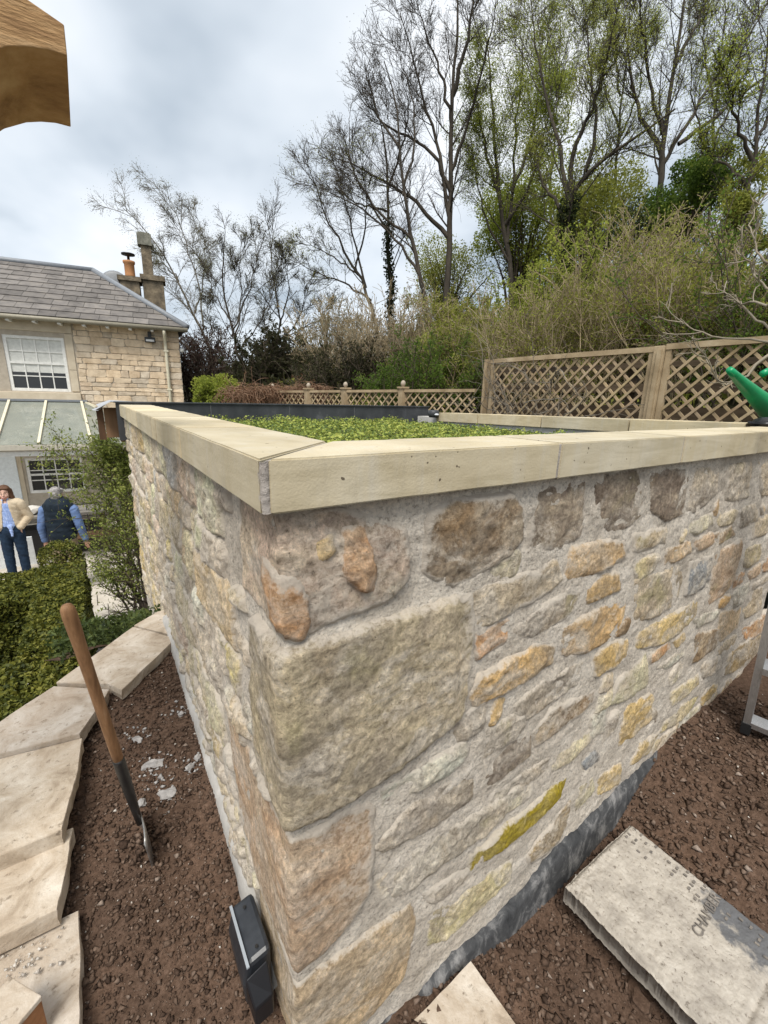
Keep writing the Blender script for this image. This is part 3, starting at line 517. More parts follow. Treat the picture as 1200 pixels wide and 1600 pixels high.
clods(500,(-.09,.07),(1.07,1.23),lambda x,y:FL(x,y)+.022*np.exp(-((x+.009)**2+(y-1.151)**2)/.0016),6,.006,.026,'turned_soil',M_CRUMB,'turned soil heaped round the spade blade',2,dens=near([(-.009,1.151)],.045))
FK=[((240,1195),.030,.018,'largest grey mortar flake on the soil beside the spade'),((262,1240),.022,.030,'crumbly pale mortar clump right of the spade socket'),((215,1157),.022,.013,'pale lump of mortar nearest the top of the bed'),((284,1117),.014,.010,'small pale stone by the foot of the wall, furthest up the bed'),((222,1256),.014,.012,'tan pebble just behind the spade blade'),((141,1250),.018,.016,'brown clod beside the edging slab left of the spade'),((297,1200),.016,.011,'grey chip at the foot of the wall'),((310,1185),.014,.010,'grey sliver close against the wall foot')]
for i,(px,a,b,l) in enumerate(FK):
    z=-1.2
    for _ in range(3): q=atz(px[0],px[1],z); z=float(FL(np.array([q[0]]),np.array([q[1]]))[0])
    lump('mortar_flake' if i!=5 else 'soil_clod',(q[0],q[1],z+.003),(a,b,.012),i+3,M_FLAKE if i!=5 else M_SOIL,l,'stone' if i!=5 else 'clod','loose lumps on the soil',rz=i*1.1)
for i,(px,sz,l) in enumerate([((1075,1205),.035,'fist-sized soil clod on the dark soil'),((1000,1560),.06,'large soil lump beside the cement-splashed cover'),((1190,1440),.05,'soil lump at the right edge of the cover'),((1130,1130),.03,'soil clod near the ladder foot')]):
    z=-1.4
    for _ in range(3): q=atz(px[0],px[1],z); z=float(FRZ(np.array([q[0]]),np.array([q[1]]))[0])
    lump('soil_clod',(q[0],q[1],z+.004),(sz*.7,sz*.5,sz*.35),i+40,M_SOIL,l,'clod','soil clods on the front ground',rz=i)
# edging slabs on top of the low retaining wall
def slab_mat():
    mt,t,p=material('riven_limestone'); v=gpos(t); a=noise(t,v,9,8,.68,.7); b=noise(t,v,48,6,.7); oi=nd(t,'ShaderNodeObjectInfo')
    c=ramp(t,a,[(.28,(.25,.20,.15)),(.45,(.42,.36,.29)),(.58,(.51,.46,.395)),(.72,(.62,.58,.52))]); c=mixc(t,1.,c,ramp(t,oi.outputs['Random'],[(0,(.93,.92,.93)),(1,(1.08,1.04,.98))]),'MULTIPLY')
    c=mixc(t,ramp(t,b,[(.32,(.85,.85,.85)),(.42,(0,0,0))]),c,(.19,.15,.11)); st=noise(t,v,2.6,4,.6); c=mixc(t,ramp(t,st,[(.5,(0,0,0)),(.75,(.55,.55,.55))]),c,(.37,.28,.20))
    lk(t,c,p.inputs['Base Color']); p.inputs['Roughness'].default_value=.88; p.inputs['Specular IOR Level'].default_value=.2; x=bump(t,p,b,.5,.006); bump(t,p,noise(t,v,14,5,.6),.5,.012,x); return mt
M_SLAB=slab_mat()
def paver(name,P,z,th,label,cat='slab',group=None,mat=None,seed=1,rag=.0035,tilt=(0,0)):
    """riven slab: ragged outline, top and thickness; P corners (x,y) world"""
    P=[np.array(p[:2],float) for p in P]; pts=[]
    n=len(P)
    for i in range(n):
        a,b=P[i],P[(i+1)%n]; k=max(2,int(np.linalg.norm(b-a)/.018))
        for j in range(k): pts.append(a+(b-a)*j/k)
    pts=np.array(pts); c=pts.mean(0); q=np.concatenate([pts*16,np.full((len(pts),1),seed)],1); dr=unit(pts-c); pts=pts+dr*(rag*fbm(q,3,seed))[:,None]
    bm=bmesh.new(); m=len(pts); rings=[]
    for sc,dz in ((.993,0),(1.,-.0035),(.998,-th*.5),(.985,-th)):
        zz=[z+dz+tilt[0]*(p[0]-c[0])+tilt[1]*(p[1]-c[1]) for p in pts]; ex=1+ (0 if sc<1 else 0)
        rings.append([bm.verts.new((c[0]+(p[0]-c[0])*sc+ (.003*random.uniform(-1,1) if dz<-.01 else 0),c[1]+(p[1]-c[1])*sc,h)) for p,h in zip(pts,zz)])
    for a,b in zip(rings,rings[1:]):
        for i in range(m): bm.faces.new((a[i],b[i],b[(i+1)%m],a[(i+1)%m]))
    bm.faces.new(rings[0]); bm.faces.new(rings[-1][::-1]); bmesh.ops.recalc_face_normals(bm,faces=bm.faces); me=bpy.data.meshes.new(name); bm.to_mesh(me); bm.free()
    return tag(mk(name,me,mat or M_SLAB),label,cat,group)
def tr(px,z): return [atz(x,y,z) for x,y in px]
SLG='edging slabs beside the soil bed'
A=tr([(210,977),(247,955),(268,985),(266,998)],-1.085); paver('edging_slab',[A[0],A[1],(.205,A[1][1]+.0),(.205,2.04)],-1.085,.04,'small edging slab wedged against the stone wall',group=SLG,seed=1)
B=tr([(88,1066),(208,979),(262,999),(258,1012),(190,1078),(168,1068)],-1.085); paver('edging_slab',[B[0],B[1],(.203,2.02),(.19,1.97),B[4],B[5]],-1.085,.045,'long edging slab pointing at the wall behind the spade handle',group=SLG,seed=2)
Cc=tr([(84,1072),(171,1077),(161,1094),(124,1146)],-1.092); paver('edging_slab',[Cc[0],Cc[1],Cc[2],Cc[3],(-.43,1.585),(-.47,1.66)],-1.092,.045,'edging slab crossed by the wooden spade handle',group=SLG,seed=3)
D=tr([(128,1153),(123,1200),(97,1296)],-1.11); paver('edging_slab',[D[0],D[1],D[2],(-.56,1.20),(-.56,1.60)],-1.11,.05,'broad pale edging slab left of the spade socket',group=SLG,seed=4,rag=.004)
E_=tr([(114,1293),(110,1325),(88,1421)],-1.16); paver('edging_slab',[E_[0],E_[1],E_[2],(-.56,1.02),(-.56,1.27)],-1.16,.05,'edging slab with a notched corner below the broad slab',group=SLG,seed=5,rag=.005)
F_=tr([(124,1420),(126,1512),(124,1606)],-1.22); paver('edging_slab',[F_[0],F_[1],F_[2],(-.15,.55),(-.56,.55),(-.56,1.06)],-1.22,.06,'lowest edging slab with soil scattered on it, bottom left',group=SLG,seed=6)
def dz(x,y): return -1.213+0*x
clods(60,(-.30,-.19),(.93,1.02),dz,8,.003,.012,'stone_chips',M_CHIP,'chips lying on the lowest slab',2)
# retaining wall under the slabs
b=MB(); b.prism([(.21,2.33,0),(.02,2.24,0),(-.26,1.93,0),(-.52,1.66,0),(-.56,.5,0),(-.2,.5,0),(-.2,1.2,0),(-.19,1.6,0),(.0,1.8,0),(.21,2.0,0)],(0,0,1),-3.3,-1.285)
o=mk('retaining_wall',b.me('retaining_wall'),M_MORT); tag(o,'low masonry retaining wall under the edging slabs','wall')
# cut timber block bottom left
p0=tr([(0,1562),(35,1523),(47,1570)],-1.13); q0,q1=Vector(p0[1]),Vector(p0[2]); d1=(q1-q0); d2=Vector((p0[0][0]-q0.x,p0[0][1]-q0.y,0)).normalized()
bl=thing('timber_block','square block of rusty brown timber at the bottom left corner','block',(q0.x,q0.y,-1.21))
b=MB(); c=(q0+q1)/2+d2*.055+Vector((0,0,-.045)); Mx=Matrix((d2,Vector((0,0,1)).cross(d2),Vector((0,0,1)))).transposed(); b.box(c,(.11,.085,.085),Mx,.002)
child('block_body',b.me('block_body'),rough_mat('rusty_timber',[(.3,(.15,.06,.025)),(.6,(.28,.13,.055)),(.8,(.36,.2,.1))],12,5,.5,.004,50,.8,stretch=(1,1,3)),bl)
child('block_cap',MB().box(c+Vector((0,0,.048)),(.112,.087,.012),Mx,.002).me('block_cap'),M_SLAB,bl)
# spade
sp=thing('garden_spade','old garden spade with worn wooden shaft stuck upright in the soil','spade',(-.009,1.151,-1.2))
B0=Vector((-.009,1.151,-1.2)); T0=Vector((-.083,1.030,-.422)); ax=(T0-B0); Ls=ax.length; axn=ax.normalized()
M_ASH=rough_mat('worn_ash',[(.3,(.13,.065,.03)),(.55,(.25,.135,.065)),(.8,(.38,.24,.14))],16,6,.4,.003,70,.6,stretch=(4,4,.5))
pt=lambda k:B0+ax*k
ks=[.36,.45,.6,.75,.88,.93,.965,.985,.997,1.]; rr=[.0115,.0122,.0122,.0122,.0128,.0138,.0142,.0132,.009,.003]
child('shaft',MB().tube([pt(k) for k in ks],rr,16).me('shaft',True),M_ASH,sp)
M_BLK=rough_mat('black_painted_steel',[(.3,(.008,.008,.009)),(.7,(.022,.021,.02)),(.85,(.10,.085,.07))],20,5,.3,.002,90,.42,spec=.5)
so_=child('socket',MB().tube([pt(.405),pt(.395),pt(.25),pt(.15),pt(.07)],[.0122,.0136,.0125,.0100,.0078],14).me('socket',True),M_BLK,sp)
side=Vector(np.cross(np.array(axn),unit(np.array(B0)))).normalized(); fwd=side.cross(axn).normalized()
M_STEEL=rough_mat('bright_steel',[(.3,(.22,.21,.2)),(.7,(.5,.49,.47))],30,5,.2,.001,120,.35,metal=.8)
for k in (.37,.34,.315): child('rivet',MB().lathe([(.0045,0),(.004,.003),(.001,.004)],(0,0,0)).me('rivet',True),M_STEEL,so_); r_=bpy.context.scene.objects[-1] if False else so_.children[-1]; r_.location=pt(k)-fwd*.0115-Vector(sp.location); r_.rotation_euler=(-fwd).to_track_quat('Z','Y').to_euler()
b=MB(); V=[];n1,n2=9,10
for i in range(n1):
    for j in range(n2):
        u=(i/(n1-1)-.5)*.16; k=.10-.42*j/(n2-1); q=B0+axn*(k*Ls)+fwd*u+side*(.012*(u/.08)**2-.01+.02*(k<-.0)*0); V.append(q)
idx=np.arange(n1*n2).reshape(n1,n2); Q=np.stack([idx[:-1,:-1],idx[:-1,1:],idx[1:,1:],idx[1:,:-1]],-1).reshape(-1,4)
o=child('blade',meshnp('blade',np.array([[*v] for v in V]),Q,smooth=True),M_STEEL,sp); md=o.modifiers.new('s','SOLIDIFY'); md.thickness=.004
# black plastic box at the foot of the wall
bxr=thing('wall_box','black plastic box with a chamfered lid at the foot of the corner','box',(.17,.74,-1.3))
M_PL=rough_mat('black_plastic',[(.3,(.012,.014,.018)),(.6,(.03,.034,.040)),(.8,(.09,.095,.10))],22,6,.15,.002,80,.38,spec=.5)
pf=[(.003,.050),(-.048,.038),(-.060,-.02),(-.055,-.09),(.003,-.11)]   # (x off wall, z) profile
b=MB(); b.prism([(XW-.022+a,0,-1.215+c) for a,c in pf],(0,1,0),.690,.825,.010); child('box_body',b.me('box_body'),M_PL,bxr)
child('box_seam',MB().box((XW-.071,.755,-1.176),(.006,.138,.004)).me('box_seam'),plain('pale_seam',(.30,.33,.36),.5),bxr)
b=MB(); b.prism([(XW-.03,.683,-1.18),(XW-.08,.683,-1.20),(XW-.072,.65,-1.25),(XW-.03,.65,-1.24)],(0,0,-1),0,.055,.004); child('box_spout',b.me('box_spout'),plain('black_spout',(.012,.012,.014),.3),bxr)
for yy in (.71,.80): child('screw',MB().lathe([(.004,0),(.003,.002)],(XW-.045,yy,-1.168)).me('screw'),M_BLK,bxr)
# slab bottom centre
q=tr([(735,1507),(652,1592),(800,1600)],-1.49); q2=np.array(q[1])+np.array(q[2])-np.array(q[0])
paver('loose_slab',[q[0],q[2]+(q[2]-q[0])*1.2,q2+(q2-q[0])*.8,q[1]+(q[1]-q[0])*1.0],-1.475,.05,'smooth pale slab corner lying at the bottom edge of the picture',seed=9,rag=.003)
# cement-splashed inspection cover lying on the soil
ic=thing('inspection_cover','cement splashed plastic inspection chamber cover lying on the soil','cover',(1.22,.28,-1.49))
cx0,cx1,cy0,cy1,zc=1.035,1.405,.03,.505,-1.40
nx,ny=110,140; u,v_=np.meshgrid(np.linspace(-1,1,nx),np.linspace(-1,1,ny),indexing='ij'); bd=1-np.maximum(np.abs(u),np.abs(v_))
q=np.stack([u*3,v_*4,u*0],-1); edge=np.minimum((1-np.abs(u))*(cx1-cx0)/2,(1-np.abs(v_))*(cy1-cy0)/2)
X=(cx0+cx1)/2+u*(cx1-cx0)/2; Y=(cy0+cy1)/2+v_*(cy1-cy0)/2
rim=1-sst(0,.020,edge); cr=fbm(q*9,3,2)
Z=zc-.020*rim**2+.003*fbm(q*2,3,5)+.0022*cr+.006*np.abs(cr)*sst(.10,.0,edge)*(sst(-.2,-.9,u)+sst(.6,1,v_))
X=X+.0025*rim*fbm(q*1.2,2,7); Y=Y+.0025*rim*fbm(q*1.2,2,8)
groove=np.exp(-((Y-(cy0+.055))/.006)**2); Z=Z-.006*groove
idx=np.arange(nx*ny).reshape(nx,ny); Q=np.stack([idx[:-1,:-1],idx[1:,:-1],idx[1:,1:],idx[:-1,1:]],-1).reshape(-1,4); V=np.stack([X,Y,Z],-1)
rimi=np.concatenate([idx[:,0],idx[-1,1:],idx[-2::-1,-1],idx[0,-2:0:-1]]); VB=V.reshape(-1,3)[rimi].copy(); VB[:,2]-=.055; nb=len(rimi); base=nx*ny
Q2=np.stack([rimi,np.roll(rimi,-1),base+(np.arange(nb)+1)%nb,base+np.arange(nb)],-1)
mt,t,p=material('cement_splashed_plastic'); v=gpos(t); a=noise(t,v,15,6,.66); b_=noise(t,v,75,5,.7)
c=ramp(t,a,[(.3,(.27,.24,.205)),(.55,(.42,.38,.325)),(.75,(.53,.49,.43))]); c=mixc(t,ramp(t,b_,[(.34,(.9,.9,.9)),(.43,(0,0,0))]),c,(.15,.125,.10))
vd=nd(t,'ShaderNodeVectorMath',operation='DISTANCE'); lk(t,gpos(t,(1,.75,0)),vd.inputs[0]); vd.inputs[1].default_value=(1.40,.085,0)
m_=mth(t,'ADD',mth(t,'MULTIPLY',vd.outputs['Value'],4.2),mth(t,'MULTIPLY',mth(t,'SUBTRACT',noise(t,v,24,4,.6),.5),.8)); c=mixc(t,ramp(t,m_,[(.42,(.9,.9,.9)),(.55,(0,0,0))]),c,(.085,.09,.10))
lk(t,c,p.inputs['Base Color']); p.inputs['Roughness'].default_value=.8; bump(t,p,b_,.7,.006)
child('cover_body',meshnp('cover_body',np.concatenate([V.reshape(-1,3),VB]),np.concatenate([Q,Q2]),smooth=True),mt,ic)
M_TR=rough_mat('grimy_tread',[(.3,(.10,.092,.085)),(.7,(.25,.22,.19))],40,4,.2,.002,90,.7)
rt=random.Random(4); tb=MB()
for iy in range(17):
    for ix in range(12):
        xx=cx0+.20+ix*.0165; yy=cy0+.075+iy*.0235
        if ix<5 or xx>cx1-.02 or rt.random()>.12+.55*(ix/12)*(1-.3*iy/17): continue
        if abs(yy-.235)<.022: continue
        tb.box((xx+rt.uniform(-.001,.001),yy,zc+.0025),(.0055 if (ix+iy)%2 else .010,.010 if (ix+iy)%2 else .006,.003))
o=child('tread_studs',tb.me('tread_studs'),M_TR,ic); o['kind']='stuff'
cu=bpy.data.curves.new('lettering','FONT'); cu.body='CHAMBER'; cu.size=.036; cu.extrude=.0012; cu.align_x='CENTER'
tmp=bpy.data.objects.new('tmp',cu); COL.objects.link(tmp); dg=bpy.context.evaluated_depsgraph_get(); me=bpy.data.meshes.new_from_object(tmp.evaluated_get(dg)); bpy.data.objects.remove(tmp)
o=mk('lettering',me,M_TR,ic); o.location=(1.30-1.22,.222-.28,zc+.0045+1.49); o.rotation_euler=(0,0,R(4)); o['label']='raised lettering CHAMBER'
# aluminium ladder, mostly beyond the right edge
M_ALU=rough_mat('brushed_aluminium',[(.3,(.42,.42,.42)),(.7,(.60,.60,.60))],30,5,.15,.001,100,.38,stretch=(8,8,1),metal=.85)
ld=thing('step_ladder','aluminium step ladder standing on the soil at the right edge','ladder',(2.06,.40,-1.27))
b0=Vector(atz(1166,1136,-1.262)); b1=Vector(atY(1199,985,b0.y)); dv=(b1-b0).normalized(); wv=Vector((.18,-.98,0)).normalized()
for k in (0,1):
    st=b0+wv*(.40*k); child('stile',MB().bar(st+dv*.02,st+dv*1.7,.055,.024,up=wv).me('stile'),M_ALU,ld); child('rubber_foot',MB().bar(st-dv*.012,st+dv*.04,.062,.032,up=wv).me('rubber_foot'),plain('black_rubber',(.012,.012,.012),.7),ld)
for k in range(6):
    c=b0+dv*(.04+.27*k); child('tread',MB().bar(c+wv*.012,c+wv*.388,.075 if k else .06,.028 if k else .024,up=dv).me('tread'),M_ALU,ld)
# green watering can and black pot on the far coping corner
wc=thing('watering_can','green plastic watering can with its spout pointing left on the coping corner','watering can',(2.75,.84,-.075))
M_GRN=plain('green_plastic',(.0,.27,.10),.35,.5)
Yc=.86; tip=Vector(atY(1140,578,Yc)); pa=Vector(atY(1160,600,Yc)); pb=Vector(atY(1192,630,Yc)); pc_=Vector(atY(1240,672,Yc))
def bez(P,n): return [np.array(P[0])*(1-s)**3+3*np.array(P[1])*s*(1-s)**2+3*np.array(P[2])*s*s*(1-s)+np.array(P[3])*s**3 for s in np.linspace(0,1,n)]
child('spout',MB().tube(bez([tip,pa,pb,pc_],12),[.015,.018,.022,.026,.031,.036,.043,.051,.060,.070,.08,.09],14).me('spout',True),M_GRN,wc)
bc=Vector(atY(1285,640,Yc)); 
child('body',MB().lathe([(.10,-.075-bc.z),(.115,-.06-bc.z),(.11,.05),(.095,.11),(.06,.12)],(bc.x,bc.y,bc.z),24).me('body',True),M_GRN,wc)
hp=[Vector(atY(x,y,Yc)) for x,y in ((1192,584),(1215,570),(1262,560),(1290,600))]; child('handle',MB().tube(bez(hp,12),.017,10).me('handle',True),M_GRN,wc)
bp=Vector(atY(1196,660,.74)); o=mk('black_pot',MB().lathe([(.062,-.075-bp.z),(.066,-.06-bp.z),(.060,-.02),(.045,.012),(.02,.024)],(bp.x,bp.y,bp.z),20).me('black_pot',True),plain('black_rubber_pot',(.012,.012,.013),.35)); tag(o,'black domed plastic pot upturned beside the green can','pot')
# pergola timber overhead, top left
pg=thing('pergola_timber','sawn timber beam end with an arched cut overhead, top left','beam',(-.6,1.12,-1.5))
M_SAWN=rough_mat('sawn_pine',[(.28,(.20,.105,.045)),(.5,(.40,.24,.11)),(.75,(.56,.38,.21))],20,8,1.,.006,60,.85,stretch=(.45,.6,2.2))
yb=1.0; pr=[atY(x,y,yb) for x,y in ((100,38),(105,87),(75,77),(45,72.5),(15,72),(-30,82),(-80,112))]; left=atY(-160,205,yb); tl=atY(45,0,yb); sl_=(tl[2]-pr[0][2])/(tl[0]-pr[0][0]); sl_=min(0,max(sl_,-.6))
pts=[(q[0],yb,q[2]) for q in pr]+[(left[0],yb,left[2]-.05),(-.75,yb,left[2]-.05),(-.75,yb,pr[0][2]+sl_*(-.75-pr[0][0]))]
b=MB(); b.prism(pts,(0,1,0),0,.235,.0015); child('beam',b.me('beam'),M_SAWN,pg)
child('post',MB().box((-.62,1.12,-.56),(.1,.1,1.9)).me('post'),M_SAWN,pg)

# ================================================================== PATIO, HOUSE
M_PAVE=rough_mat('paving_joint',[(.3,(.10,.09,.075)),(.7,(.2,.18,.15))],12,5,.5,.006,60,.9)
o=struct(mk('patio',MB().box((0,9.4,-3.37),(16,18,.1)).me('patio'),M_PAVE))
M_FLAG=rough_mat('pale_flagstone',[(.3,(.38,.34,.28)),(.55,(.50,.46,.40)),(.75,(.60,.56,.50))],3,6,.3,.006,40,.85,objcol=True)
fm={}
rp_=random.Random(5)
for iy,y in enumerate(np.arange(5.0,13.6,.46)):
    x=-3.6+rp_.uniform(0,.5)
    while x<2.6:
        wd=rp_.choice((.45,.6,.75,.9))
        if not (-1.1<x<-.25 and y<6.3) and (x+wd>-.17*y-.5):
            key=wd
            if key not in fm: fm[key]=MB().box((0,0,0),(wd-.012,.448,.03),bev=.004).me('paving_slab'); fm[key].materials.append(M_FLAG)
            s=bpy.data.objects.new('paving_slab',fm[key]); s.location=(x+wd/2,y+.23,-3.309+rp_.uniform(-.002,.002)); k=rp_.uniform(.82,1.1); s.color=(k,k*.985,k*.96,1); link(s,o)
        x+=wd
# shallow step edges near the building
for i,y in enumerate((7.05,7.55)): pass
HA=R(-9.4); HD=np.array([math.cos(HA),math.sin(HA),0]); HN=np.array([math.sin(HA),-math.cos(HA),0]); HP=np.array([2.314,13.7,0])
def hp3(u,w,z): return Vector(HP-HD*u+HN*w+np.array([0,0,z]))
HM=Matrix((Vector(HD),Vector(-HN),Vector((0,0,1)))).transposed()       # local x along wall to the right, y into the house
def hbox(b,u0,u1,w0,w1,z0,z1,bev=0): return b.box(hp3((u0+u1)/2,(w0+w1)/2,(z0+z1)/2),(abs(u1-u0),abs(w1-w0),abs(z1-z0)),HM,bev)
hs=thing('stone_house','two storey stone house with slate hipped roof and sash windows','house',tuple(hp3(2,-1,-3.3)))
M_HST=rough_mat('bath_stone',[(.28,(.72,.66,.58)),(.5,(1,.97,.93)),(.72,(1.22,1.2,1.16))],5,6,.6,.02,30,.9,objcol=True)
M_HM=rough_mat('house_mortar',[(.3,(.36,.31,.245)),(.7,(.48,.42,.34))],9,5,.5,.01,60,.95)
WU=(2.63,3.86); WZ=(-.03,1.27); GU=(2.61,3.86); GZ=(-2.62,-1.70); DU=(4.02,4.95)
b=MB()
def wallrect(u0,u1,z0,z1): hbox(b,u0,u1,-.3,0,z0,z1)
wallrect(0,WU[0],-3.3,1.68); wallrect(WU[1],5.6,-1.5,1.68); wallrect(WU[0],WU[1],WZ[1],1.68); wallrect(WU[0],WU[1],GZ[1],WZ[0]); wallrect(GU[0],GU[1],-3.3,GZ[0]); wallrect(GU[1],5.6,-3.3,-1.5)
hbox(b,-.0,5.6,-6.2,-.9,-3.3,1.6); hbox(b,0,.3,-.9,-.3,-3.3,1.6)
hw=child('wall',b.me('wall'),M_HM,hs); hw['label']='coursed honey coloured stone wall'
hk=[c8(210,190,162),c8(202,180,150),c8(190,170,145),c8(218,198,170),c8(184,170,150),c8(206,182,150),c8(196,184,166)]
hk=[tuple(x*.7+y*.3 for x,y in zip(c_,(.62,.55,.46))) for c_ in hk]
rh=random.Random(12); smesh=[]
for k in range(7):
    bb=MB(); bm=bb.bm; bmesh.ops.create_cube(bm,size=1); bmesh.ops.bevel(bm,geom=list(bm.edges),offset=.09,segments=1,affect='EDGES')
    for vv in bm.verts: vv.co+=Vector((rh.uniform(-.05,.05),rh.uniform(-.12,.12),rh.uniform(-.07,.07)))
    me=bb.me('house_stone'); me.materials.append(M_HST); smesh.append(me)
def hstone(u0,u1,z0,z1,pr=.018,k=None,flat=None):
    s=bpy.data.objects.new('stone',flat or rh.choice(smesh)); c=hp3((u0+u1)/2,.004,(z0+z1)/2); s.matrix_world=Matrix.Translation(c)@HM.to_4x4()@Matrix.Diagonal((u1-u0,pr*2,z1-z0,1)); mw=s.matrix_world.copy(); col=k or rh.choice(hk); j=rh.uniform(.9,1.12); s.color=(*[x*j for x in col],1); link(s,hw); s.matrix_local=Matrix.Translation(-Vector(hs.location)+Vector((0,0,0)))@mw if False else mw
    s.matrix_parent_inverse=Matrix.Identity(4)
    return s
z=1.66
def blocked(u0,u1,z0,z1):
    for (a,b_,c,d) in ((2.42,4.2,-.25,1.66),(2.40,5.6,-3.3,-.26)):
        if u0<b_ and u1>a and z0<d and z1>c: return (a,b_)
    return None
while z>-1.3:
    hh=rh.uniform(.10,.19); u=.0
    while u<2.62:
        wd=rh.uniform(.18,.46) if u>.01 else rh.choice((.26,.42)); u1=min(u+wd,2.62)
        bl_=blocked(u,u1,z-hh,z)
        if bl_: u1=bl_[0]
        if u1-u>.06: hstone(u+.008,u1-.008,z-hh+.008,z-.008)
        if bl_: break
        u=u1
    z-=hh
for q in [c for c in hw.children]: q.location=q.location   # stones already in world space
M_ASHL=rough_mat('dressed_stone',[(.3,(.48,.40,.29)),(.6,(.58,.50,.38)),(.8,(.66,.58,.46))],4,5,.3,.006,50,.85)
child('lintel',hbox(MB(),2.43,4.6,-.05,.03,1.385,1.66,.008).me('lintel'),M_ASHL,hs)
for (z0,z1) in ((-.02,.5),(.51,1.37)): child('jamb_stone',hbox(MB(),2.44,2.60,-.05,.022,z0,z1,.008).me('jamb_stone'),M_ASHL,hs)
child('window_sill',hbox(MB(),2.42,4.3,-.05,.07,-.24,-.055,.01).me('window_sill'),M_ASHL,hs)
M_WHT=plain('white_paint',(.74,.73,.69),.45)
def glass_mat():
    mt,t,p=material('window_glass'); p.inputs['Base Color'].default_value=(.012,.013,.014,1); p.inputs['Roughness'].default_value=.06; p.inputs['Specular IOR Level'].default_value=.7; return mt
M_WG=glass_mat(); M_BLIND=plain('white_blind',(.62,.62,.58),.8)
def sash(U,Z,cols,rows,blind,name='window'):
    wn=child(name,hbox(MB(),U[0],U[1],-.10,-.09,Z[0],Z[1]).me('reveal'),plain('dark_interior',(.012,.012,.012),.9),hs)
    b=MB(); fw=.07
    hbox(b,U[0],U[0]+fw,-.085,-.02,Z[0],Z[1]); hbox(b,U[1]-fw,U[1],-.085,-.02,Z[0],Z[1]); hbox(b,U[0]+fw,U[1]-fw,-.085,-.02,Z[1]-fw,Z[1]); hbox(b,U[0]+fw,U[1]-fw,-.085,-.01,Z[0],Z[0]+fw)
    child('frame',b.me('frame'),M_WHT,wn)
    mid=(Z[0]+Z[1])/2+.02; child('meeting_rail',hbox(MB(),U[0]+fw,U[1]-fw,-.075,-.025,mid-.025,mid+.025).me('meeting_rail'),M_WHT,wn)
    uu=np.linspace(U[0]+fw,U[1]-fw,cols+1); zz=np.linspace(Z[0]+fw,Z[1]-fw,rows+1)
    for u in uu[1:-1]: child('glazing_bar',hbox(MB(),u-.012,u+.012,-.07,-.035,Z[0]+fw,Z[1]-fw).me('glazing_bar'),M_WHT,wn)
    for j,z_ in enumerate(zz[1:-1]):
        if abs(z_-mid)>.06: child('glazing_bar',hbox(MB(),U[0]+fw,U[1]-fw,-.068,-.037,z_-.012,z_+.012).me('glazing_bar'),M_WHT,wn)
    for i in range(cols):
        for j in range(rows): child('pane',hbox(MB(),uu[i],uu[i+1],-.060,-.056,zz[j],zz[j+1]).me('pane'),M_BLIND if (zz[j]+zz[j+1])/2>blind else M_WG,wn)
    return wn
wn=sash(WU,WZ,4,4,.72,'window'); wn['label']='white sash window with a half drawn blind'
child('blind',hbox(MB(),WU[0]+.07,WU[1]-.07,-.0555,-.054,.42,.62).me('blind'),M_BLIND,wn)
sash(GU,GZ,4,3,99,'window')['label']='ground floor sash window under the canopy'
child('door',hbox(MB(),DU[0],DU[1],-.06,.04,-3.28,-1.62,.01).me('door'),plain('pale_door',(.74,.78,.79),.5),hs)
child('door_jamb',hbox(MB(),3.92,4.02,-.05,.02,-3.3,-1.6).me('door_jamb'),M_ASHL,hs)
# roof: slates one by one on the front slope and the hip
EZ,RZ,RW=1.70,3.53,-3.15; EW=.30; UE=-.22; RU=2.2; sl2=math.hypot(EW-RW,RZ-EZ)
def front(u,t): return hp3(u,EW+(RW-EW)*t,EZ+(RZ-EZ)*t)
M_SLT=rough_mat('stone_slate',[(.28,(.60,.58,.57)),(.5,(1,.98,.96)),(.68,(1.2,1.15,1.08)),(.82,(1.7,1.75,1.45))],4.5,7,.5,.008,40,.8,objcol=True)
b=MB(); bm=b.bm
def quad(*P): bm.faces.new([bm.verts.new(p) for p in P])
o3=.03
back=lambda u,t:hp3(u,2*RW-EW-(RW-EW)*t,EZ+(RZ-EZ)*t)
dn=Vector((0,0,-.05))
quad(front(UE,0)+dn,front(6,0)+dn,front(6,1)+dn,front(RU,1)+dn); quad(front(UE,0)+dn,front(RU,1)+dn,back(.5,0)+dn); quad(back(.5,0)+dn,front(RU,1)+dn,front(6,1)+dn,back(6,0)+dn)
rf=child('roof',b.me('roof'),M_SLT,hs); rf['label']='weathered grey stone slate hipped roof'; rf.color=(.12,.115,.11,1)
rows=10; rs2=random.Random(8)
nF=np.cross(np.array(front(1,0)-front(0,0)),np.array(front(0,1)-front(0,0))); nF=Vector(nF).normalized(); nF=nF if nF.z>0 else -nF
for i in range(rows):
    t0,t1=i/rows,(i+1.12)/rows; t1=min(t1,1.); u=UE+(RU-UE)*t0*1.0; ust=u; first=True; off=rs2.uniform(0,.3)
    while u<5.6:
        wd=rs2.uniform(.30,.52)-(off if first else 0); wd=max(wd,.1); first=False; a,c=u+.004,u+wd-.004
        ah=UE+(RU-UE)*t1; at_=max(a,min(ah,c-.02))
        P=[front(a,t0)+nF*.026,front(c,t0)+nF*.026,front(c,t1)+nF*.006,front(at_,t1)+nF*.006]; D=nF*-.016
        V=[*P,*[p+D for p in P]]; F=[(0,1,2,3),(7,6,5,4),(0,4,5,1),(1,5,6,2),(2,6,7,3),(3,7,4,0)]
        me=bpy.data.meshes.new('slate'); me.from_pydata([tuple(x) for x in V],[],F); s=child('slate',me,M_SLT,rf); k=rs2.uniform(.75,1.25); s.color=(.160*k,.149*k,.140*k,1); u+=wd
M_LEAD=plain('lead_roll',(.20,.215,.235),.5)
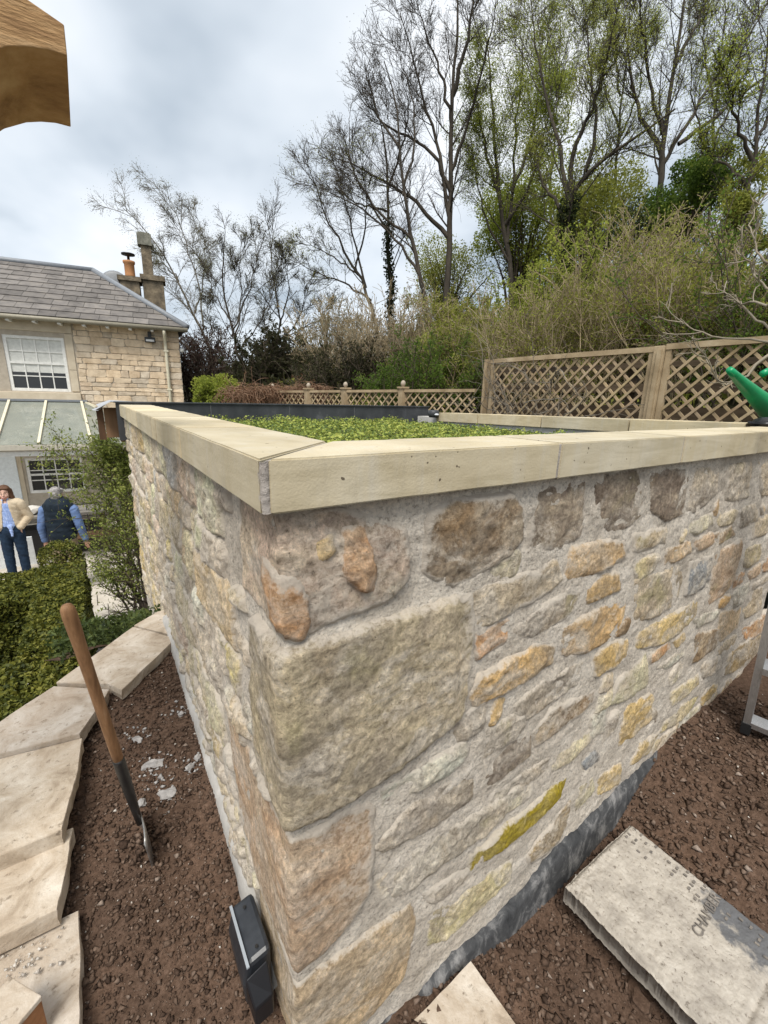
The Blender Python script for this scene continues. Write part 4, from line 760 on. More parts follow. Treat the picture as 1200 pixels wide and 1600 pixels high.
child('ridge_roll',MB().tube([front(RU,1)+Vector((0,0,.02)),front(6,1)+Vector((0,0,.02))],.085,8).me('ridge_roll',True),M_LEAD,rf)
child('hip_roll',MB().tube([front(UE,0)+Vector((0,0,.02)),front(RU,1)+Vector((0,0,.02))],.085,8).me('hip_roll',True),M_LEAD,rf)
M_CRM=plain('cream_paint',(.68,.63,.48),.45)
gt=child('gutter',MB().tube([hp3(UE-.02,EW+.03,EZ-.06),hp3(6,EW+.03,EZ-.06)],.055,10).me('gutter',True),plain('gutter_paint',(.26,.235,.175),.5),hs)
child('soffit',hbox(MB(),UE+.04,5.6,.0,EW-.01,EZ-.075,EZ-.05).me('soffit'),plain('soffit_paint',(.20,.185,.16),.7),hs)
for k in range(9): child('rafter_foot',hbox(MB(),.62+.5*k-.035,.62+.5*k+.035,.03,EW+.0,EZ-.15,EZ-.08).me('rafter_foot'),M_WHT,hs)
child('downpipe',MB().tube([hp3(.34,EW+.03,EZ-.1),hp3(.34,EW-.05,EZ-.22),hp3(.34,.08,EZ-.34),hp3(.34,.07,EZ-.5),hp3(.34,.07,-3.2)],.042,10).me('downpipe',True),M_CRM,hs)
for z_ in (1.1,.1): child('pipe_bracket',hbox(MB(),.28,.40,.0,.12,z_-.02,z_+.02).me('pipe_bracket'),M_CRM,hs)
fl=child('flood_light',hbox(MB(),.57,.82,.06,.16,1.29,1.42,.01).me('flood_light'),M_BLK,hs); child('lens',hbox(MB(),.60,.79,.158,.166,1.31,1.36).me('lens'),plain('lens',(.6,.6,.58),.2),fl)
child('lamp_bracket',hbox(MB(),.66,.74,.01,.08,1.40,1.56).me('lamp_bracket'),M_BLK,hs)
child('sensor',MB().lathe([(.03,0),(.05,.03),(.05,.08),(.02,.1)],tuple(hp3(-.06,.0,1.1))).me('sensor',True),M_WHT,hs)
# chimneys and dish behind the ridge
M_CHS=rough_mat('sooty_stone',[(.3,(.07,.06,.045)),(.55,(.20,.16,.11)),(.78,(.34,.28,.19))],5,6,.7,.02,25,.95)
ch=child('chimney',MB().box(hp3(.62,-4.2,2.6),(.62,.6,2.15),HM).box(hp3(.62,-4.2,3.70),(.74,.72,.16),HM).me('chimney'),M_CHS,hs); ch['label']='tall square chimney stack'
child('flue',MB().box(hp3(.74,-4.2,4.25),(.30,.30,1.1),HM).me('flue'),M_CHS,ch)
b=MB(); b.box(hp3(.76,-4.2,4.86),(.42,.42,.34),HM); b.box(hp3(.76,-4.2,5.04),(.34,.34,.06),HM); child('flue_cap',b.me('flue_cap'),rough_mat('lichen_cap',[(.3,(.10,.10,.08)),(.7,(.30,.29,.24))],8,5,.5,.01,40,.9),ch)
c2=child('chimney',MB().box(hp3(1.30,-4.1,2.75),(.55,.6,1.7),HM).box(hp3(1.30,-4.1,3.58),(.68,.72,.14),HM).me('chimney'),M_CHS,hs); c2['label']='lower dark chimney stack with a terracotta pot'
q=hp3(1.28,-4.1,3.64); child('chimney_pot',MB().lathe([(.17,0),(.15,.1),(.15,.42),(.18,.46),(.18,.52)],tuple(q)).me('chimney_pot',True),plain('terracotta',(.42,.20,.085),.8),c2)
child('pot_cap',MB().lathe([(.04,.52),(.04,.68),(.2,.7),(.2,.74)],tuple(q)).me('pot_cap',True),M_BLK,c2)
q=hp3(1.78,-4.4,3.48); V=[];n1,n2=6,20
for i in range(n1):
    for j in range(n2): a=2*math.pi*j/n2; r_=.42*i/(n1-1); V.append(q+Vector(HD)*(r_*math.cos(a))+Vector((0,0,1))*(r_*math.sin(a))+Vector(HN)*(-.08*(r_/.42)**2))
idx=np.arange(n1*n2).reshape(n1,n2); jn=np.roll(np.arange(n2),-1); Q=np.stack([idx[:-1,:],idx[:-1,jn],idx[1:,jn],idx[1:,:]],-1).reshape(-1,4)
o=child('satellite_dish',meshnp('satellite_dish',np.array([[*v] for v in V]),Q,smooth=True),plain('dish_grey',(.22,.23,.24),.5),hs); o.modifiers.new('s','SOLIDIFY').thickness=.02
child('dish_arm',MB().tube([q,hp3(1.7,-4.4,2.5)],.03,8).me('dish_arm'),M_BLK,hs)
# glazed canopy over the terrace
cn=thing('glass_canopy','cream framed lean-to glass canopy over the terrace','canopy',tuple(hp3(3,1,-3.3)))
TZ,FZ,FW=-.27,-1.16,2.0
def cp(u,t): return hp3(u,.03+(FW-.03)*t,TZ+(FZ-TZ)*t)
mt,t,p=material('dusty_glass'); v=gpos(t); p.inputs['Roughness'].default_value=.12; p.inputs['Transmission Weight'].default_value=.0; lk(t,ramp(t,noise(t,v,3.5,6,.7),[(.3,(.26,.29,.26)),(.6,(.36,.38,.33)),(.8,(.46,.47,.41))]),p.inputs['Base Color']); p.inputs['Specular IOR Level'].default_value=.6
tb_=nd(t,'ShaderNodeBsdfTransparent'); ms=nd(t,'ShaderNodeMixShader'); ms.inputs[0].default_value=.45; lk(t,p.outputs[0],ms.inputs[1]); lk(t,tb_.outputs[0],ms.inputs[2]); lk(t,ms.outputs[0],t.nodes['Material Output'].inputs[0]); M_CG=mt
ur=[2.44,3.18,3.92,4.66,5.4]; ul=[2.02,3.0,3.75,4.5,5.3]
def thinq(P,name,mat,par,th=.006):
    n=(P[1]-P[0]).cross(P[2]-P[0]).normalized()*th; V=[*P,*[p-n for p in P]]; k=len(P); me=bpy.data.meshes.new(name); me.from_pydata([tuple(x) for x in V],[],[tuple(range(k)),tuple(range(2*k-1,k-1,-1))]+[(i,i+k,(i+1)%k+k,(i+1)%k) for i in range(k)]); return child(name,me,mat,par)
for i in range(4): thinq([cp(ur[i]+.02,0),cp(ur[i+1]-.02,0),cp(ul[i+1]-.02,1),cp(ul[i]+.02,1)],'glass_pane',M_CG,cn)
RE=hp3(.75,.06,FZ-.0); 
thinq([cp(2.42,0),cp(2.0,1),hp3(.55,FW,FZ),hp3(.55,.05,FZ)],'glass_pane',M_CG,cn)
for i in range(5): child('rafter',MB().bar(cp(ur[i],0)+Vector((0,0,.02)),cp(ul[i],1)+Vector((0,0,.02)),.05,.06).me('rafter'),M_CRM,cn)
child('hip_rafter',MB().bar(cp(2.42,0)+Vector((0,0,.025)),hp3(.55,.9,FZ+.03),.05,.05).me('hip_rafter'),M_CRM,cn)
child('wall_flashing',MB().bar(hp3(2.3,.05,TZ+.02),hp3(5.5,.05,TZ+.02),.09,.05).me('wall_flashing'),M_LEAD,cn)
child('front_gutter',MB().bar(hp3(.5,FW+.06,FZ-.06),hp3(5.4,FW+.06,FZ-.06),.12,.10).me('front_gutter'),plain('gutter_pale',(.44,.41,.34),.5),cn)
child('front_beam',MB().bar(hp3(.5,FW-.02,FZ-.20),hp3(5.4,FW-.02,FZ-.20),.07,.10).me('front_beam'),M_WHT,cn)
for u in (.6,5.3): child('post',MB().bar(hp3(u,FW-.02,-3.32),hp3(u,FW-.02,FZ-.2),.09,.09,up=(1,0,0)).me('post'),M_WHT,cn)

# ================================================================== HEDGE, CLIMBER, TERRACE THINGS
def box_leaves(boxes,dens,size,seed,amp=.04):
    r=np.random.default_rng(seed); C=[];Nn=[]
    for (xa,xb,ya,yb,za,zb) in boxes:
        faces=[((xb-xa)*(yb-ya),2,1),((yb-ya)*(zb-za),0,1),((yb-ya)*(zb-za),0,-1),((xb-xa)*(zb-za),1,-1)]
        for ar,axs,sg in faces:
            n=int(ar*dens); P=np.stack([r.uniform(xa,xb,n),r.uniform(ya,yb,n),r.uniform(za,zb,n)],-1); lim=((xa,xb),(ya,yb),(za,zb))[axs]; P[:,axs]=lim[1] if sg>0 else lim[0]
            d=np.zeros((n,3)); d[:,axs]=sg; off=amp*fbm(P*7,3,seed)+amp*.5*fbm(P*22,2,seed+2)-np.abs(r.normal(0,.022,n))+.012; C.append(P+d*off[:,None]); Nn.append(d)
    C=np.concatenate(C);Nn=np.concatenate(Nn); return leaves(C,r.uniform(size*.6,size*1.3,len(C)),.62,nrm=Nn*.6,r=r)
M_BOX=leaf_mat('box_leaf',[(.25,(.022,.030,.006)),(.42,(.07,.082,.014)),(.56,(.135,.14,.022)),(.72,(.22,.21,.038)),(.88,(.30,.26,.07))],7,.22)
M_TWIG=rough_mat('twig_bark',[(.3,(.045,.035,.025)),(.7,(.13,.10,.075))],12,4,.3,.003,60,.9)
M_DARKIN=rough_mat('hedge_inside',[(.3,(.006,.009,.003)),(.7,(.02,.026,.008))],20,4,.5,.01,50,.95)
hg=thing('box_hedge','clipped low box hedge in an angular pattern beside the terrace','hedge',(-.5,4.6,-3.3))
HB=[(-.66,-.25,2.75,6.1,-3.28,-1.98),(-1.5,-.66,5.25,6.1,-3.28,-2.0),(-1.5,-.66,2.75,3.9,-3.28,-2.0)]
V,Q=box_leaves([(a,c,d,e_,-2.75,h_) for a,c,d,e_,g_,h_ in HB],8000,.038,3); child('foliage',meshnp('foliage',V,Q),M_BOX,hg)
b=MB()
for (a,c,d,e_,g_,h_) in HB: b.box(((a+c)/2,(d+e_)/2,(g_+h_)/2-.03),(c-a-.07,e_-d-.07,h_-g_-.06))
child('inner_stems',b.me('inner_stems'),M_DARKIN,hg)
hb2=thing('box_ball','small pointed box bush standing behind the hedge','bush',(-.50,6.62,-3.3))
r=np.random.default_rng(8); n=5000; d=unit(r.normal(size=(n,3))); C=np.array([-.50,6.62,-2.15])+d*np.array([.24,.22,.40])*(1+.15*fbm(d*4,3,2))[:,None]*np.minimum(1,(1.25-.5*d[:,2:3]))*r.uniform(.85,1,n)[:,None]
V,Q=leaves(C,r.uniform(.02,.045,n),.6,nrm=d*.6,r=r); child('foliage',meshnp('foliage',V,Q),M_BOX,hb2)
child('stem',MB().tube([(-.50,6.62,-3.3),(-.50,6.62,-2.2)],[.05,.12],8).me('stem'),M_DARKIN,hb2)
# generic branch growth -------------------------------------------------
def grow(P,D,L,n,wob,up,r):
    N=len(P); out=[P]; d=unit(D)
    for k in range(n):
        d=unit(d+r.normal(size=(N,3))*wob+np.array([0,0,up])); P=P+d*(L/n)[:,None]; out.append(P)
    return np.stack(out,1)
def sprout(PL,RD,k,r,t0=.25,ang=(.5,1.0),lf=(.25,.5),rf=.5,n=5,wob=.12,up=.06,droop=0,Lref=None):
    """children of polylines PL (N,n,3)"""
    N,m,_=PL.shape; seg=PL[:,1:]-PL[:,:-1]; L=np.linalg.norm(seg,axis=-1).sum(1)
    if Lref is not None: L=Lref
    ii=np.repeat(np.arange(N),k); t=r.uniform(t0,1,len(ii))**.85; x=t*(m-1); j=np.minimum(x.astype(int),m-2); fr=(x-j)[:,None]
    P=PL[ii,j]*(1-fr)+PL[ii,j+1]*fr; T=unit(PL[ii,j+1]-PL[ii,j]); pr=unit(np.cross(T,r.normal(size=T.shape))); a=r.uniform(*ang,len(ii))[:,None]
    D=T*np.cos(a)+pr*np.sin(a); Ln=L[ii]*r.uniform(*lf,len(ii))*(1.15-.55*t); R0=np.interp(0,[0],[0])+ (RD[ii,j]*(1-fr[:,0])+RD[ii,j+1]*fr[:,0])*rf
    C=grow(P,D,Ln,n,wob,up-droop,r); tp=np.linspace(1,.35,n+1); return C,np.maximum(R0[:,None]*tp[None],.0012)
def resample(pts,n):
    pts=np.array(pts); d=np.concatenate([[0],np.cumsum(np.linalg.norm(np.diff(pts,axis=0),axis=1))]); s=np.linspace(0,d[-1],n); o=np.stack([np.interp(s,d,pts[:,k]) for k in range(3)],-1)
    for _ in range(2): o[1:-1]=(o[:-2]+2*o[1:-1]+o[2:])/4
    return o
# climbing shrub at the far end of the left wall
cl=thing('climbing_shrub','tall twiggy shrub with fresh leaves against the far wall end','shrub',(.1,4.0,-3.3))
r=np.random.default_rng(21)
LM=[([(226,985),(232,930),(228,850),(218,770),(205,700)],3.75),([(215,990),(205,900),(195,830),(200,760),(190,700)],4.0),([(228,960),(222,880),(200,800),(170,740),(140,705)],3.95),([(222,950),(205,860),(170,770),(130,715),(95,705)],4.3),([(232,940),(236,860),(222,800),(214,720)],3.62),([(212,985),(190,930),(170,890),(150,880)],4.3),([(225,960),(200,900),(172,850),(160,820)],4.15),([(230,970),(215,920),(190,880),(165,900)],4.0),([(226,900),(205,790),(185,740),(175,705)],3.9),([(205,760),(180,715),(160,690)],3.9)]
PL=np.stack([resample([atY(x,y,yy) for x,y in px],9) for px,yy in LM]); PL+=r.normal(0,.01,PL.shape); RD=np.linspace(.014,.004,9)[None].repeat(len(LM),0)
A1,R1=sprout(PL,RD,34,r,.1,(.5,1.2),(.12,.35),.6,5,.2,.02); A2,R2=sprout(A1,R1,5,r,.2,(.5,1.1),(.3,.7),.6,3,.2,.02)
child('stems',meshnp('stems',*cat([tubes(PL,RD,5),tubes(A1,R1,3),tubes(A2,R2,3)])),M_TWIG,cl)
tipp=np.concatenate([A1.reshape(-1,3),A2.reshape(-1,3),A2.reshape(-1,3)]); tipp=tipp+r.normal(0,.016,tipp.shape); wgt=np.clip((tipp[:,2]+2.0)/1.2,.10,1)*.62; tipp=tipp[r.random(len(tipp))<wgt]
V,Q=leaves(np.concatenate([tipp,tipp+r.normal(0,.025,tipp.shape),tipp+r.normal(0,.03,tipp.shape)]),r.uniform(.014,.032,3*len(tipp)),.42,r=r)
M_CLF=leaf_mat('fresh_leaf',[(.28,(.08,.11,.022)),(.45,(.17,.21,.045)),(.6,(.28,.31,.07)),(.78,(.40,.42,.13))],6,.35); child('foliage',meshnp('foliage',V,Q),M_CLF,cl)
# rough greenery at the foot, below the slabs
r=np.random.default_rng(22); n=9000; C=np.stack([r.uniform(-.35,.2,n),r.uniform(2.4,5.2,n),np.zeros(n)],-1); C[:,2]=-3.3+1.25*np.exp(-((C[:,1]-2.4)/1.0)**2)*r.random(n)**.5+.1*r.random(n); V,Q=leaves(C,r.uniform(.03,.07,n),.4,r=r)
stuff(mk('ground_cover',meshnp('ground_cover',V,Q),M_CLF),'rough green ground cover below the edging slabs','plants')
def zs(x,y): return -1.22-.47*(y-2.35)+.03*fbm(np.stack([x*9,y*9,x*0],-1),3,6)
struct(grid(-.30,.21,2.30,3.95,.03,zs,'planting_slope',M_SOIL))
n=7000; C=np.stack([r.uniform(-.30,.20,n),r.uniform(2.3,4.0,n),np.zeros(n)],-1); C=C[vnoise(C*6,3)>-.35]; C[:,2]=zs(C[:,0],C[:,1])+r.random(len(C))**2*.16; V,Q=leaves(C,r.uniform(.018,.045,len(C)),.4,r=r)
stuff(mk('bed_plants',meshnp('bed_plants',V,Q),leaf_mat('shade_leaf',[(.28,(.02,.032,.010)),(.5,(.055,.08,.02)),(.75,(.12,.15,.04))],6,.3)),'low shaded plants on the slope under the climbing shrub','plants')
# wrought iron bench, table with sacks on the terrace
bn=thing('iron_bench','dark wrought iron bench with scrolled arms behind the man','bench',(-.1,10.3,-3.3)); bo=np.array([-.25,10.4,-3.3])
def bpt(x,y,z): return tuple(bo+np.array([x,y,z]))
sc_=[(.10*math.exp(-.22*a)*math.cos(a),0,.10*math.exp(-.22*a)*math.sin(a)) for a in np.linspace(0,11,40)]
for sx in (-.6,.6):
    child('arm_scroll',MB().tube([bpt(sx,-.25+p[0],.72+p[2]) for p in sc_],.012,6).me('arm_scroll'),M_BLK,bn); child('arm',MB().tube([bpt(sx,-.2,.62),bpt(sx,0,.66),bpt(sx,.25,.7)],.014,6).me('arm'),M_BLK,bn)
    for sy in (-.22,.25): child('leg',MB().tube([bpt(sx,sy,0),bpt(sx,sy,.45 if sy<0 else .95)],.016,6).me('leg'),M_BLK,bn)
for k in range(5): child('slat',MB().box(bpt(0,-.2+k*.1,.46),(1.2,.06,.025)).me('slat'),M_OAK,bn)
child('back_rail',MB().tube([bpt(-.6,.27,.95),bpt(-.3,.28,1.05),bpt(.3,.28,1.05),bpt(.6,.27,.95)],.016,6).me('back_rail'),M_BLK,bn)
for k in range(7): child('back_bar',MB().tube([bpt(-.45+k*.15,.26,.48),bpt(-.45+k*.15,.28,1.02)],.008,5).me('back_bar'),M_BLK,bn)
tbn=thing('garden_table','dark weathered table standing between the two people','table',(-1.05,10.9,-3.3))
child('table_top',MB().box((-.75,10.9,-2.42),(1.7,.7,.05),bev=.008).me('table_top'),rough_mat('grey_board',[(.3,(.12,.11,.095)),(.7,(.26,.24,.21))],6,5,.4,.005,50,.85,stretch=(.3,3,1)),tbn)
for sx in (-1.5,0): 
    for sy in (10.65,11.15): child('leg',MB().box((sx,sy,-2.87),(.09,.09,.86)).me('leg'),M_OAK,tbn)
child('shelf',MB().box((-.75,10.95,-2.95),(1.45,.5,.5),bev=.01).me('shelf'),plain('black_crate',(.018,.017,.016),.8),tbn)
sk=lump('cement_sack',(-1.18,10.85,-2.31),(.22,.17,.09),5,plain('sack_paper',(.52,.49,.44),.9),'crumpled pale sack lying on the garden table','sack')
wb=mk('white_board',MB().box((-1.62,10.35,-3.02),(.9,.03,.62),Matrix.Rotation(.15,3,'X')).me('white_board'),plain('white_sheet',(.72,.74,.74),.5)); tag(wb,'white board standing behind the legs of the woman','board')

# ================================================================== PEOPLE
def remesh(prims,vox,name,smooth=4):
    """prims: list of (a,b,ra,rb) tapered capsules (ra may be (rx,ry)) fused into one continuous surface"""
    Vs=[];Qs=[];off=0;Ts=[]
    for a,b_,ra,rb in prims:
        a=np.array(a,float);b_=np.array(b_,float); d=b_-a;L=np.linalg.norm(d); d=d/max(L,1e-6); fx=np.array([1.,0,0]); 
        if abs(d[0])>.85: fx=np.array([0,1.,0])
        A=fx-d*(fx@d); A/=np.linalg.norm(A); B=np.cross(d,A); ra=np.array(ra if hasattr(ra,'__len__') else (ra,ra));rb=np.array(rb if hasattr(rb,'__len__') else (rb,rb)); rings=[]; k=16
        prof=[(-1+.0,.02)]+[(-math.cos(q),math.sin(q)) for q in (.4,.8,1.2,1.5708)]
        st=[(a+d*(c*ra.mean()),ra*s_) for c,s_ in prof]+[(b_-d*(c*rb.mean()),rb*s_) for c,s_ in prof[::-1]]
        an=np.arange(k)*2*math.pi/k
        for c,rr in st: rings.append(c[None]+np.cos(an)[:,None]*A*rr[0]+np.sin(an)[:,None]*B*rr[1])
        V=np.concatenate(rings); m=len(rings); i=np.arange(k); j=(i+1)%k
        Q=np.concatenate([np.stack([q*k+i,q*k+j,(q+1)*k+j,(q+1)*k+i],-1) for q in range(m-1)]); V=np.concatenate([V,[st[0][0]],[st[-1][0]]]); T=np.concatenate([np.stack([np.full(k,m*k),j,i],-1),np.stack([np.full(k,m*k+1),(m-1)*k+i,(m-1)*k+j],-1)])
        Vs.append(V);Qs.append(Q+off);Ts.append(T+off);off+=len(V)
    me=meshnp('tmp',np.concatenate(Vs),np.concatenate(Qs),np.concatenate(Ts)); o=bpy.data.objects.new('tmp',me); COL.objects.link(o)
    m=o.modifiers.new('r','REMESH'); m.mode='VOXEL'; m.voxel_size=vox; m.use_smooth_shade=True
    s=o.modifiers.new('s','SMOOTH'); s.factor=.5; s.iterations=smooth
    dg=bpy.context.evaluated_depsgraph_get(); out=bpy.data.meshes.new_from_object(o.evaluated_get(dg)); bpy.data.objects.remove(o); out.name=name; return out
def folds(me,amp,fr=(9,9,22),seed=1):
    n=len(me.vertices); co=np.empty(n*3,np.float32); me.vertices.foreach_get('co',co); co=co.reshape(-1,3).astype(float); no=np.array([v.normal[:] for v in me.vertices]); q=co*np.array(fr)+np.stack([co[:,2]*6,co[:,2]*3,co[:,0]*9],-1)
    h=1-2*np.abs(fbm(q,3,seed)); co=co+no*(amp*h)[:,None]; me.vertices.foreach_set('co',co.astype(np.float32).ravel()); me.update(); return me
def cut(me,fn):
    bm=bmesh.new(); bm.from_mesh(me); bmesh.ops.delete(bm,geom=[fa for fa in bm.faces if fn(fa.calc_center_median())],context='FACES'); bm.to_mesh(me); bm.free(); return me
def hand(w,d,cur,side):
    """palm, four bent fingers and a thumb hanging from the wrist w along d"""
    w=np.array(w,float); d=unit(np.array(d,float)); ac=unit(np.cross(d,np.array(side,float))); P=[(w,w+d*.08,(.032,.016),(.036,.015))]
    for i,l in enumerate((.065,.075,.07,.055)):
        o_=w+d*.085+ac*(-.027+.018*i); k=o_+d*l*.5+np.array(cur)*l*.2; P+= [(o_,k,.0085,.008),(k,k+d*l*.35+np.array(cur)*l*.45,.008,.0065)]
    th=w+d*.025-ac*.03; P+=[(th,th+d*.03-ac*.022,.011,.010),(th+d*.03-ac*.022,th+d*.06-ac*.026+np.array(cur)*.012,.010,.008)]; return P
M_SKIN=plain('skin',(.52,.29,.20),.5); M_SKIN2=plain('skin_light',(.60,.37,.28),.5)
def place(root,loc,rz): root.location=loc; root.rotation_euler=(0,0,rz)
def pc(name,me,mat,root): return mk(name,me,mat,root)
def legs(h,x,st=.0): return [((x*.8,0,.90*h),(x,.0+st,.50*h),(.085,.085),(.055,.058)),((x,st,.50*h),(x*1.05,st+.01,.09*h),(.055,.058),(.036,.038)),((x*1.05,st+.01,.06*h),(x*1.15,st-.14,.035),(.038,.034),(.036,.026))]
def headp(h,cz,face=-1):
    y=face
    P=[((0,.01,cz-.045),(0,.012,cz+.045),(.066,.082),(.072,.090)),((0,y*.045,cz-.07),(0,y*.02,cz-.03),(.040,.032),(.058,.055)),((0,y*.088,cz+.018),(0,y*.108,cz-.022),.010,.014),((0,y*.078,cz-.055),(0,y*.07,cz-.05),(.028,.02),(.03,.02))]
    for s in (-1,1): P+=[((s*.074,.015,cz-.02),(s*.077,.02,cz+.022),(.010,.014),(.012,.018)),((s*.042,y*.066,cz-.025),(s*.046,y*.06,cz-.018),.024,.024)]
    return P
def face_parts(root,cz,y,mouth=True):
    eye=plain('eye',(.02,.015,.012),.2)
    for s in (-1,1):
        pc('eye',MB().lathe([(.001,-.006),(.010,-.003),(.010,.003),(.001,.006)],(s*.031,y*.090,cz+.014)).me('eye',True),eye,root); pc('eyebrow',MB().tube([(s*.016,y*.096,cz+.034),(s*.034,y*.094,cz+.040),(s*.05,y*.082,cz+.034)],.0045,5).me('eyebrow'),plain('brow',(.08,.05,.03),.8),root)
    if mouth:
        pc('mouth',MB().tube([(-.033,y*.080,cz-.047),(-.018,y*.093,cz-.058),(0,y*.097,cz-.061),(.018,y*.093,cz-.058),(.033,y*.080,cz-.047)],.0065,6).me('mouth',True),plain('lips',(.42,.10,.09),.4),root)
        pc('teeth',MB().tube([(-.020,y*.088,cz-.050),(0,y*.0965,cz-.056),(.020,y*.088,cz-.050)],.0035,6).me('teeth',True),plain('teeth',(.8,.78,.72),.3),root)
# woman facing the camera -------------------------------------------------
wm=thing('person','person in cream jacket, blue shirt and dark jeans, smiling at the left edge','person'); h=1.0
arms=lambda s:[((s*.17,.01,1.37),(s*.255,.045,1.12),(.052,.052),(.042,.042)),((s*.255,.045,1.12),(s*.135,-.07,.955),(.040,.040),(.030,.030))]
body=[((0,.0,1.0),(0,0,1.32),(.135,.10),(.15,.10)),((-.13,0,1.38),(.13,0,1.38),(.055,.06),(.055,.06)),((0,.01,1.36),(0,-.005,1.49),(.05,.05),(.045,.048)),((0,0,.90),(0,0,1.05),(.16,.115),(.13,.095))]+headp(1,1.555)
for s in (-1,1): body+=arms(s)+legs(1,s*.095)+hand((s*.135,-.07,.955),(-s*.1,.05,-1),(0,.1,-.2),(0,1,0))
pc('body',remesh(body,.012,'body'),M_SKIN2,wm)
jk=[((0,.012,1.02),(0,.012,1.33),(.185,.135),(.185,.125)),((-.15,.01,1.385),(.15,.01,1.385),(.072,.078),(.072,.078)),((0,.03,1.42),(0,.03,1.45),(.085,.07),(.07,.06))]
for s in (-1,1): jk+=[((s*.185,.01,1.365),(s*.268,.045,1.12),(.074,.074),(.064,.064)),((s*.268,.045,1.12),(s*.150,-.075,.965),(.064,.064),(.052,.052))]
jm=cut(folds(remesh(jk,.012,'jacket'),0.006),lambda c:c.y<-.03 and abs(c.x)<.035+.055*max(0,(1.40-c.z)/.4) and c.z>.9); o=pc('jacket',jm,rough_mat('cream_jacket',[(.3,(.46,.36,.24)),(.7,(.62,.52,.38))],14,4,.3,.006,40,.9),wm); o.modifiers.new('s','SOLIDIFY').thickness=.012
sh=[((0,0,.96),(0,0,1.34),(.155,.115),(.158,.108)),((-.12,0,1.38),(.12,0,1.38),(.06,.065),(.06,.065)),((0,-.01,1.39),(0,-.02,1.44),(.062,.06),(.055,.055)),((.02,-.125,1.0),(.03,-.150,.84),(.03,.018),(.018,.012))]
pc('shirt',cut(folds(remesh(sh,.010,'shirt'),0.008),lambda c:c.z>1.405 and c.y<-.02 and abs(c.x)<.03),rough_mat('blue_striped_shirt',[(.3,(.16,.25,.52)),(.5,(.28,.38,.66)),(.7,(.50,.58,.78))],30,3,.2,.004,40,.85,stretch=(4,4,.4)),wm)
tr_=[((0,.0,.90),(0,0,1.0),(.178,.130),(.158,.115))]
for s in (-1,1): tr_+=[((s*.085,0,.90),(s*.098,0,.50),(.098,.10),(.075,.076)),((s*.098,0,.50),(s*.102,.01,.07),(.075,.076),(.060,.062))]
pc('jeans',folds(remesh(tr_,.011,'jeans'),0.007),rough_mat('dark_denim',[(.3,(.006,.016,.035)),(.7,(.016,.036,.07))],16,4,.3,.004,60,.85),wm)
for s in (-1,1): pc('shoe',remesh([((s*.1,.05,.045),(s*.112,-.13,.035),(.045,.042),(.045,.030))],.01,'shoe'),plain('dark_shoe',(.03,.025,.02),.5),wm)
hr=[((0,.035,1.575),(0,.03,1.62),(.088,.088),(.080,.080)),((-.07,.03,1.60),(-.088,.02,1.40),(.034,.05),(.045,.04)),((.07,.03,1.60),(.088,.02,1.40),(.034,.05),(.045,.04)),((0,.07,1.56),(0,.085,1.40),(.085,.04),(.09,.035)),((-.05,-.035,1.645),(.05,-.03,1.645),(.04,.025),(.045,.03))]
pc('hair',folds(remesh(hr,.009,'hair'),0.008),rough_mat('brown_hair',[(.3,(.05,.022,.010)),(.7,(.15,.07,.035))],20,4,.6,.006,40,.6,stretch=(5,5,.5)),wm)
face_parts(wm,1.555,-1)
a=atz(33,904,-3.3); place(wm,(a[0],a[1],-3.29),R(-4))
# man seen from behind -----------------------------------------------------
mn=thing('person','person from behind in navy padded gilet, blue shirt sleeves and tan trousers','person')
body=[((0,.0,1.02),(0,0,1.38),(.15,.11),(.17,.115)),((-.15,0,1.45),(.15,0,1.45),(.06,.065),(.06,.065)),((0,.01,1.43),(0,-.01,1.60),(.058,.058),(.052,.055)),((0,0,.92),(0,0,1.05),(.165,.12),(.15,.11))]+headp(1,1.665)
for s in (-1,1):
    hnd=(s*.30,-.05,.86); body+=[((s*.20,0,1.42),(s*.275,.02,1.13),(.055,.055),(.045,.045)),((s*.275,.02,1.13),hnd,(.042,.042),(.030,.030))]+hand(hnd,(s*.05,-.15,-1),(0,-.4,-.2),(0,1,0))+legs(1.03,s*.1,.03*s)
pc('body',remesh(body,.012,'body'),M_SKIN,mn)
gl=[((0,.0,.98),(0,0,1.38),(.195,.15),(.205,.15)),((-.15,0,1.455),(.15,0,1.455),(.080,.088),(.080,.088)),((0,.0,1.47),(0,.0,1.505),(.078,.078),(.070,.072))]
for k in range(6): gl.append(((0,0,1.0+.088*k),(0,0,1.012+.088*k),(.212,.166),(.212,.166)))
gm=cut(folds(remesh(gl,.010,'gilet',2),0.002),lambda c:abs(c.x)>.222); o=pc('gilet',gm,rough_mat('navy_nylon',[(.3,(.006,.011,.018)),(.7,(.016,.026,.038))],10,4,.2,.004,30,.75,spec=.2),mn)
sv=[]
for s in (-1,1): sv+=[((s*.165,0,1.435),(s*.215,0,1.41),.074,.07),((s*.215,0,1.41),(s*.28,.02,1.13),(.070,.070),(.058,.058)),((s*.28,.02,1.13),(s*.30,-.045,.89),(.058,.058),(.046,.046))]
sv+=[((-.1,0,1.43),(.1,0,1.43),.07,.07),((0,0,.93),(0,0,1.1),(.188,.142),(.18,.13)),((0,0,1.1),(0,0,1.4),(.17,.12),(.16,.11))]
pc('shirt',folds(remesh(sv,.011,'shirt'),0.007),rough_mat('blue_cotton',[(.3,(.075,.125,.26)),(.7,(.15,.225,.40))],9,4,.5,.012,16,.85),mn)
tr_=[((0,.0,.90),(0,0,1.0),(.178,.132),(.168,.125))]
for s in (-1,1): tr_+=[((s*.09,0,.90),(s*.1,.03*s,.52),(.102,.104),(.082,.082)),((s*.1,.03*s,.52),(s*.105,.03*s+.01,.07),(.082,.082),(.068,.070))]
